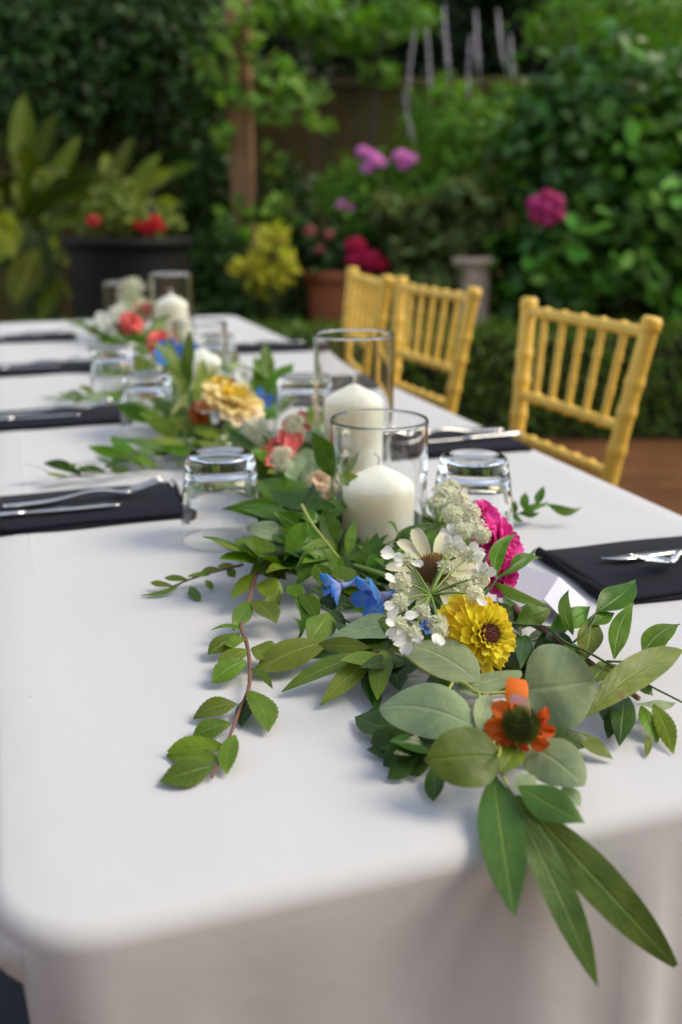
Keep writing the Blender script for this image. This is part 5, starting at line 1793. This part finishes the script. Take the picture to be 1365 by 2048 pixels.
def cone(root, c, B3, r, h, mat, n=150, spike=.003, name='cone'):
    mb = MB().lathe([(r * .9, -.001), (r, h * .25), (r * .9, h * .55), (r * .62, h * .85), (r * .3, h * .98), (0, h)], 24)
    for i in range(n):
        t = (i + .5) / n
        zf = 1 - t
        a = i * 2.39996
        rr = r * math.sqrt(max(0, 1 - zf * zf)) * 1.0
        p = Vector((rr * math.cos(a), rr * math.sin(a), h * zf * .98))
        d = Vector((math.cos(a) * (1 - zf * .7), math.sin(a) * (1 - zf * .7), .35 + zf)).normalized()
        mb.tube([p, p + d * spike], [.0009, .0003], 4, cap=False, mi=1)
    o = obj(name, mb.build(name), mat, root, Vector(c) - root.location, B3.to_quaternion())
    return o


# orange coneflower
M['orange'] = petal_mat('orange_petal', (0.74, 0.16, 0.012), (0.78, 0.12, 0.010), stripes=.3, var=.18)
M['pinkpetal'] = petal_mat('dusky_pink_petal', (0.60, 0.42, 0.20), (0.60, 0.30, 0.33), stripes=.3)
M['conebody'] = plain('cone_body', (0.035, 0.045, 0.012), .7)
M['conespike'] = plain('cone_spikes', (0.10, 0.13, 0.02), .5)
M['conespike2'] = plain('amber_cone_spikes', (0.30, 0.15, 0.02), .5)
M['conebody2'] = plain('brown_cone_body', (0.09, 0.055, 0.015), .7)
oc = P(1043, 1449, 4.6)
orr = flower('coneflower', 'orange coneflower with a dark spiky cone and one dusky pink petal', oc)
k = ppm(oc)
on = ((CAM - oc).normalized() + VU * .18).normalized()
oB = basis(on)
cone(orr, oc - on * .004, oB, 29 / k, 30 / k, [M['conebody'], M['conespike']], 190, .0045)
pm = [petal_mesh(46 / k, 34 / k, .7, random.uniform(-.2, .3), random.uniform(.2, .9), random.uniform(.05, .22), .18, 8) for _ in range(6)]
for a_deg, el, sc_ in ((148, 25, 1.05), (172, -10, .85), (192, 10, 1.2), (214, -25, 1.05), (232, 15, .8), (256, -38, 1.0), (290, -30, .75), (322, -8, 1.05), (338, 28, .7), (358, -14, 1.1), (18, 22, .75), (40, 5, 1.0), (118, 40, .7)):
    m3 = oB @ Matrix.Rotation(R_(a_deg), 3, 'Z') @ Matrix.Rotation(-R_(el), 3, 'Y') @ Matrix.Rotation(R_(random.uniform(-40, 40)), 3, 'X')
    loc = oc - on * .006 + oB @ Vector((math.cos(R_(a_deg)), math.sin(R_(a_deg)), 0)) * (20 / k)
    o = obj('petal', random.choice(pm), M['orange'], orr, loc - orr.location, m3.to_quaternion()); o.scale = (sc_, sc_ * random.uniform(.7, 1.2), sc_)
me = petal_mesh(75 / k, 34 / k, .6, .0, .25, 0, .03)
m3 = oB @ Matrix.Rotation(R_(112), 3, 'Z') @ Matrix.Rotation(-R_(66), 3, 'Y')
pp_ = P(1062, 1434, 5.2); pt_ = P(1026, 1392, 5.6)
d = (pt_ - pp_).normalized(); n_, s_ = frame_for(d, pp_, .8, 0)
vs, fs, uv = blade(d, s_, n_, (pt_ - pp_).length * 1.1, 34 / k, 'bay', bend=.1, fold=-.3, curl=-.1, seg=8)
mb = MB(); mb.add(vs, fs, uv); obj('petal', mb.build('petal'), M['pinkpetal'], orr, pp_ - orr.location, label='dusky pink petal folded over the cone')
b_ = P(1030, 1418, 4.2)
t_ = P(1036, 1357, 5.6)
d = (t_ - b_).normalized(); n_, s_ = frame_for(d, b_, .8, 10)
vs, fs, uv = blade(d, s_, n_, (t_ - b_).length, 50 / k, 'round', bend=.12, fold=.1, curl=.3, seg=8, cut=.25)
mb = MB(); mb.add(vs, fs, uv); obj('petal', mb.build('petal'), M['orange'], orr, b_ - orr.location)
stalk(orr, oc - on * .006, P(1000, 1480, .8))

# cream coneflower
M['creampetal'] = petal_mat('cream_petal', (0.66, 0.64, 0.36), (0.80, 0.77, 0.56), stripes=.15)
wc = P(868, 1138, 6.6)
wr = flower('coneflower', 'cream coneflower with an amber cone behind the white lace flower', wc)
k = ppm(wc)
wn_ = ((CAM - wc).normalized() + VU * .55 + VR * .1).normalized()
wB = basis(wn_)
cone(wr, wc - wn_ * .004, wB, 32 / k, 34 / k, [M['conebody2'], M['conespike2']], 150)
pm = [petal_mesh(78 / k, 30 / k, .3, .0, .12, .02, .03, prof=[(0, .4), (.3, .85), (.6, 1), (.85, .8), (1, .3)]) for _ in range(4)]
ring_petals(wr, wB, wc - wn_ * .003, pm, M['creampetal'], 12, 26 / k, -4, .3, jit=8)
stalk(wr, wc - wn_ * .005, P(800, 1170, .8))

# white lace flower seen from below its stalks
M['white'] = petal_mat('white_petal', (0.84, 0.86, 0.74), (0.90, 0.90, 0.88), stripes=.03, trans=.3, var=.04)
M['lacebud'] = petal_mat('lace_bud', (0.74, 0.76, 0.46), (0.90, 0.90, 0.74), stripes=0, var=.06)


def lace_cluster(root, c, nrm, r, n=46, name='floret_cluster', mat=None):
    B3 = basis(nrm)
    mb = MB()
    for i in range(n):
        t = (i + .5) / n
        a = i * 2.39996
        rr = r * math.sqrt(t)
        p = Vector((rr * math.cos(a), rr * math.sin(a), r * .55 * (1 - t) + random.uniform(-.1, .1) * r))
        mb.tube([p * .4 + Vector((0, 0, -r * .5)), p], [.0003, .0003], 4, cap=False)
        d = (Vector((p.x, p.y, r * .9))).normalized()
        b3 = basis(d + Vector((random.uniform(-.5, .5), random.uniform(-.5, .5), 0)))
        f = r * random.uniform(.16, .26)
        for kk in range(5):
            e = R_(72 * kk + i * 31)
            x = b3 @ Vector((math.cos(e), math.sin(e), .5)) * f
            y = b3 @ Vector((-math.sin(e), math.cos(e), 0)) * f * .45
            mb.add([p, p + x * .6 + y, p + x * 1.05, p + x * .6 - y], [(0, 1, 2, 3)], [(0, .5), (.6, 1), (1, .5), (.6, 0)])
        mb.tube([p, p + d * f * .8], [f * .16, f * .12], 5)
    return obj(name, mb.build(name), mat or M['lacebud'], root, Vector(c) - root.location, B3.to_quaternion())


def white_petals(root, c, nrm, r, angs):
    B3 = basis(nrm)
    mes = [petal_mesh(r * 1.2, r * .80, .35, .1, .1, .10, .10, 6, [(0, .18), (.25, .5), (.55, .95), (.75, 1), (.92, .75), (1, .35)]) for _ in range(2)]
    for a in angs:
        me = random.choice(mes)
        m3 = B3 @ Matrix.Rotation(R_(a), 3, 'Z') @ Matrix.Rotation(-R_(random.uniform(-20, 55)), 3, 'Y') @ Matrix.Rotation(R_(random.uniform(-30, 30)), 3, 'X')
        o = obj('petal', me, M['white'], root, Vector(c) + B3 @ Vector((math.cos(R_(a)), math.sin(R_(a)), 0)) * r * .15 - root.location, m3.to_quaternion())
        o.scale = (random.uniform(.85, 1.15),) * 3


nodeP = P(862, 1190, 6.4)
lr = flower('lace_flower', 'white lace flower turned sideways so its green rays show', nodeP)
k = ppm(nodeP)
obj('stem', MB().tube(smooth_path([Vector((0, 0, 0)), P(840, 1175, 5.2) - nodeP, P(800, 1160, 4.6) - nodeP, P(720, 1135, 3.4) - nodeP, P(652, 1122, 2.6) - nodeP], 6), .0024, 8).build('stem'), M['stem_green'], lr)
cl = [((815, 1120), 17, (175, 205, 330)), ((905, 1100), 22, (60, 110, 20)), ((893, 1135), 20, ()), ((940, 1112), 22, (20, 60, 340)), ((960, 1155), 21, (70, 30, 100)), ((930, 1170), 20, ()), ((950, 1190), 18, (310,)), ((803, 1165), 20, (170,)), ((800, 1205), 18, (200, 240)), ((798, 1248), 16, (230, 280, 180)), ((825, 1272), 18, (250, 200, 310)), ((876, 1248), 18, ()), ((880, 1262), 15, (270, 250)), ((845, 1225), 15, (200,)), ((905, 1075), 8, (100, 150)), ((795, 1112), 10, (180, 150))]
for i, ((cx_, cy_), r_, pet) in enumerate(cl):
    zc_ = 6.4 + 1.2 + .5 * math.sin(i * 2.1) + (1190 - cy_) * .008
    c = P(cx_, cy_, zc_)
    a = smooth_path([Vector((0, 0, 0)), (c - nodeP) * .5 + (Vector((0, 0, 1)) * .002), c - nodeP], 4)
    obj('ray', MB().tube(a, [.0011 - .00006 * j for j in range(len(a))], 6).build('ray'), M['stem_green'], lr)
    nn = (c - nodeP).normalized() * .6 + (CAM - c).normalized() * .8
    if r_ > 10:
        lace_cluster(lr, c, nn, r_ / k, 40)
    if pet:
        white_petals(lr, c + (CAM - c).normalized() * .002, (CAM - c).normalized() + Vector((0, 0, .3)), 27 / k, pet)
for i in range(9):   # thin bracts at the node
    a = i * .7
    e = VR * math.cos(a) + VU * math.sin(a)
    obj('bract', MB().tube(smooth_path([Vector((0, 0, 0)), e * .008, e * .014 - VF * .003], 3), [.0006, .0005, .0005, .0004, .0004, .0003, .0002], 4).build('bract'), M['stem_green'], lr)

node2 = P(878, 1048, 6.8)
l2 = flower('lace_flower', 'creamy lace flower standing above the white one, in front of the tumbler', node2)
obj('stem', MB().tube(smooth_path([Vector((0, 0, 0)), P(840, 1070, 5.5) - node2, P(790, 1110, 4.2) - node2, P(740, 1150, 2) - node2], 6), .0021, 8).build('stem'), M['stem_green'], l2)
for i, ((cx_, cy_), r_, pet) in enumerate([((890, 985), 26, ()), ((920, 1002), 22, (60, 300)), ((872, 1005), 18, (200,)), ((905, 1030), 20, ()), ((940, 1028), 22, (340,)), ((950, 1060), 24, (270, 300)), ((925, 1062), 18, (220,)), ((965, 1070), 18, ()), ((905, 970), 16, ())]):
    c = P(cx_, cy_, 8.6 + .4 * math.sin(i * 2.3) + (1040 - cy_) * .012)
    a = smooth_path([Vector((0, 0, 0)), (c - node2) * .5 - Vector((0, 0, .002)), c - node2], 4)
    obj('ray', MB().tube(a, .0009, 6).build('ray'), M['stem_green'], l2)
    nn = (c - node2).normalized() * .7 + (CAM - c).normalized() * .5
    lace_cluster(l2, c, nn, r_ / ppm(c), 44)
    if pet:
        white_petals(l2, c, nn, 20 / ppm(c), pet)
for a_deg in (100, 140, 180, 215, 250, 300):
    e = VR * math.cos(R_(a_deg)) + VU * math.sin(R_(a_deg))
    obj('bract', MB().tube(smooth_path([Vector((0, 0, 0)), e * .012 - VF * .002, e * .020], 3), [.0011, .001, .001, .0009, .0008, .0005, .0002], 5).build('bract'), M['stem_green'], l2)

# ruffled blooms
def bloom(name, label, c, rpx, mat, layers, nrm, ruff=.12, cat='flower', flat=1.0, stem_to=None, seg=6):
    r_ = flower(name, label, c, cat)
    r = rpx / ppm(c)
    B3 = basis(nrm)
    for li, (n, L, w, el, r0, h) in enumerate(layers):
        ms = [petal_mesh(r * L, r * w, .35, .05, .15, .06, ruff, seg) for _ in range(3)]
        ring_petals(r_, B3, c, ms, mat if not isinstance(mat, (list, tuple)) else mat[li % len(mat)], n, r * r0, el, li * .9, h=h * r, jit=9, rollj=18)
    if stem_to is not None:
        stalk(r_, c - B3 @ Vector((0, 0, r * .15)), stem_to)
    return r_


M['magenta'] = petal_mat('magenta_petal', (0.66, 0.015, 0.22), (0.82, 0.06, 0.38), stripes=.2)
cam_n = lambda c: (CAM - c).normalized()
DBL = ((11, .95, .62, 2, .1, 0), (10, .85, .6, 22, .1, .06), (9, .7, .5, 42, .08, .12), (7, .5, .42, 62, .05, .16), (5, .35, .3, 78, .03, .2))
c = P(992, 1095, 6.0)
bloom('carnation', 'ruffled magenta bloom wedged between the lace flowers and the white card', c, 66, M['magenta'], DBL, cam_n(c) * .5 + VR * .75 + VU * .15, .16, stem_to=P(930, 1160, 1))
c = P(1000, 1150, 4.4)
bloom('carnation', 'lower ruffled magenta bloom touching the white card', c, 44, M['magenta'], DBL[:4], cam_n(c) * .6 + VR * .6, .16, stem_to=P(940, 1190, 1))
c = P(968, 1035, 7.4)
bloom('carnation', 'upper ruffled magenta bloom before the tumbler', c, 36, M['magenta'], DBL[:4], cam_n(c) * .6 + VR * .5 + VU * .3, .16, stem_to=P(940, 1120, 1))

# blue delphinium florets
M['blue'] = petal_mat('blue_delphinium_petal', (0.50, 0.58, 0.88), (0.08, 0.30, 0.84), stripes=.2, var=.12)
def delph(label, c, nrm, rpx, n=6, spur=True, to=None):
    r_ = flower('delphinium_floret', label, c)
    r = rpx / ppm(c)
    B3 = basis(nrm)
    ms = [petal_mesh(r, r * .62, .4, .12, .12, .02, .08) for _ in range(3)]
    ring_petals(r_, B3, c, ms, M['blue'], n, r * .08, 38, .4, jit=12, rollj=20)
    ring_petals(r_, B3, c, ms, M['blue'], 3, r * .04, 62, .1, jit=12, sc=(.55, .7))
    if spur:
        b = B3 @ Vector((0, 0, -1))
        obj('spur', MB().tube(smooth_path([Vector((0, 0, 0)), b * r * .5, b * r * .9 + Vector((0, 0, r * .25))], 3), [r * .16, r * .14, r * .12, r * .1, r * .08, r * .06, r * .03], 7).build('spur'), M['blue'], r_)
    if to is not None:
        stalk(r_, c - B3 @ Vector((0, 0, r * .1)), to, .0012)
    return r_
c = P(682, 1172, 3.4)
delph('blue delphinium floret farther from the white lace flower, pointing at the bare cloth', c, -VR * .9 - VU * .25 + cam_n(c) * .3, 44, 6, True, P(700, 1140, 2.8))
c = P(762, 1192, 3.6)
delph('blue delphinium floret with spread petals beside the white lace flower', c, -VR * .7 - VU * .15 + cam_n(c) * .55, 56, 6, True, P(790, 1160, 3))
c = P(852, 1252, 3.0)
delph('blue floret peeping out between the white lace flower and the zinnia', c, cam_n(c) + VR * .4, 26, 5, False, P(840, 1220, 1.5))
c = P(526, 803, 5.5)
delph('blue floret behind the yellow-peach bloom, left of a tumbler', c, cam_n(c) + VU * .4, 26, 5, False, P(530, 850, 2))
c = P(342, 712, 9.0)
delph('large far blue floret under the coral ball flower', c, cam_n(c) + VU * .3 - VR * .2, 36, 7, False, P(345, 780, 2))
c = P(374, 706, 9.0)
delph('far blue-violet floret against the tall far candle', c, cam_n(c) + VU * .3 + VR * .4, 26, 6, False, P(360, 770, 2))

# coral snapdragon with small white lace heads
M['coral'] = petal_mat('coral_petal', (0.88, 0.36, 0.28), (0.90, 0.24, 0.22), stripes=.15, var=.2)
M['peach'] = petal_mat('peach_petal', (0.90, 0.72, 0.36), (0.93, 0.82, 0.40), stripes=.15, var=.12)
M['peach2'] = petal_mat('pale_peach_petal', (0.90, 0.66, 0.46), (0.93, 0.78, 0.56), stripes=.15, var=.12)
M['redorange'] = petal_mat('red_orange_petal', (0.55, 0.09, 0.01), (0.62, 0.16, 0.015), stripes=.2, var=.2)
M['yellow'] = petal_mat('yellow_petal', (0.78, 0.50, 0.03), (0.84, 0.66, 0.08), stripes=.15)
c0 = P(570, 890, 7.0)
sn = flower('snapdragon', 'coral snapdragon spike right above the nearest tumbler', c0)
sp_pts = [P(548, 935, 6), P(556, 905, 7), P(575, 868, 8.2), P(592, 840, 9.2)]
obj('stem', MB().tube(smooth_path([p - c0 for p in sp_pts], 4), .002, 6).build('stem'), M['stem_green'], sn)
for i, (px, py, z, r_) in enumerate([(545, 925, 6.4, 20), (556, 915, 6.8, 22), (540, 905, 7.0, 17), (588, 850, 9, 20), (572, 862, 8.4, 22), (600, 882, 8, 18), (586, 890, 7.8, 22), (565, 882, 7.8, 22), (604, 835, 9.6, 15), (615, 858, 8.8, 13), (575, 900, 7.4, 20), (555, 892, 7.2, 20)]):
    c = P(px, py, z)
    B3 = basis(cam_n(c) + VR * math.sin(i * 2) * .5 + VU * .3)
    r = r_ / ppm(c)
    ms = [petal_mesh(r, r * .95, .5, .1, .25, .05, .12, 5) for _ in range(2)]
    ring_petals(sn, B3, c, ms, M['coral'], 5, r * .1, 38, i, jit=12, rollj=20)
for nm, px, py, z, r_, lab in (('lace_flower', 515, 868, 8, 30, 'cream lace head left of the coral snapdragon'), ('lace_flower', 592, 852, 9.6, 24, 'cream lace head at the tip of the coral snapdragon'), ('lace_flower', 566, 918, 7.6, 25, 'cream lace head low on the coral snapdragon')):
    c = P(px, py, z)
    r0_ = flower(nm, lab, c)
    k = ppm(c)
    for j in range(6):
        q = c + (VR * math.cos(j * 1.05) + VU * math.sin(j * 1.05)) * (r_ * .6 / k if j else 0) - VF * .004
        lace_cluster(r0_, q, cam_n(q) + VU * .5 + (q - c) * 30, r_ * .55 / k, 22, mat=M['lacebud'])
        obj('ray', MB().tube([P(px, py + 40, z - 3) - c, q - c], .0008, 5).build('ray'), M['stem_green'], r0_)

# yellow-peach bloom group
RUF = ((12, 1.0, .55, -6, .12, 0), (12, .95, .5, 14, .12, .05), (11, .8, .45, 34, .1, .1), (9, .62, .4, 54, .07, .15), (7, .45, .3, 72, .04, .2))
c = P(462, 812, 7.2)
bloom('strawflower', 'big ruffled yellow-peach bloom above the leaves before the short far candle', c, 62, [M['peach2'], M['peach'], M['peach'], M['yellow'], M['yellow']], RUF, VU * 1.0 + cam_n(c) * .55 + VR * .25, .10, stem_to=P(450, 870, 2))
c = P(440, 776, 8.6)
bloom('marigold', 'small red-orange and yellow bloom topping the yellow-peach one', c, 32, [M['redorange'], M['redorange'], M['yellow'], M['yellow']], RUF[:4], VU * .9 + cam_n(c) * .5 - VR * .2, .1, stem_to=P(440, 850, 2))
c = P(402, 826, 6.4)
bloom('marigold', 'dark red-orange bloom at the left side of the yellow-peach one', c, 26, M['redorange'], RUF[:4], -VR * .8 + cam_n(c) * .6, .1, stem_to=P(420, 870, 2))
# peach blossoms low by the nearest cylinder
for px, py, z, lab in ((640, 962, 6, 'small peach blossom left of the nearest candle cylinder, higher one'), (664, 998, 5.4, 'small peach blossom left of the nearest candle cylinder, lower one')):
    c = P(px, py, z)
    bloom('blossom', lab, c, 22, M['peach2'], RUF[:3], cam_n(c) + VU * .3, .1, stem_to=P(px, py + 30, 2))
# far flowers
BALL = ((11, .9, .7, -25, .1, -.1), (11, .9, .7, 5, .1, 0), (10, .85, .65, 30, .1, .08), (8, .7, .55, 55, .08, .14), (6, .5, .4, 75, .05, .2))
c = P(319, 686, 10)
bloom('ranunculus', 'round coral flower above the far blue floret', c, 27, M['coral'], BALL, VU * .8 + cam_n(c), .06, stem_to=P(330, 760, 2))
c = P(262, 648, 11)
bloom('ranunculus', 'coral flower below the farthest white candle', c, 26, M['coral'], BALL, VU * .5 + cam_n(c) + VR * .3, .06, stem_to=P(290, 730, 2))
c = P(288, 622, 11.5)
bloom('snapdragon', 'pale pink blossom spike between the two farthest candles', c, 24, [M['coral'], M['peach2'], M['creampetal']], BALL, VU * .3 + cam_n(c) + VR * .4, .1, stem_to=P(300, 700, 2))
c = P(264, 590, 13)
r0_ = flower('lace_flower', 'pale green-white lace head rising against the black planter', c)
k = ppm(c)
for j in range(9):
    q = c + (VR * math.cos(j * .7) * .8 + VU * math.sin(j * .7) * 1.1) * (20 / k if j else 0)
    lace_cluster(r0_, q, cam_n(q) + VU * .5, 15 / k, 18)
    obj('ray', MB().tube([P(275, 660, 8) - c, q - c], .001, 5).build('ray'), M['stem_green'], r0_)
obj('stem', MB().tube([P(275, 660, 8) - c, P(290, 720, 2) - c], .002, 5).build('stem'), M['stem_green'], r0_)
c = P(485, 755, 7)
bloom('blossom', 'pale lilac-white blossom beside the short far candle', c, 20, M['white'], RUF[:3], cam_n(c) + VU * .4, .1, stem_to=P(470, 800, 2))
c = P(205, 640, 7)
bloom('blossom', 'pale blue-white blossom at the left of the farthest candle', c, 16, M['white'], RUF[:3], cam_n(c) + VU * .4, .1, stem_to=P(240, 690, 2))
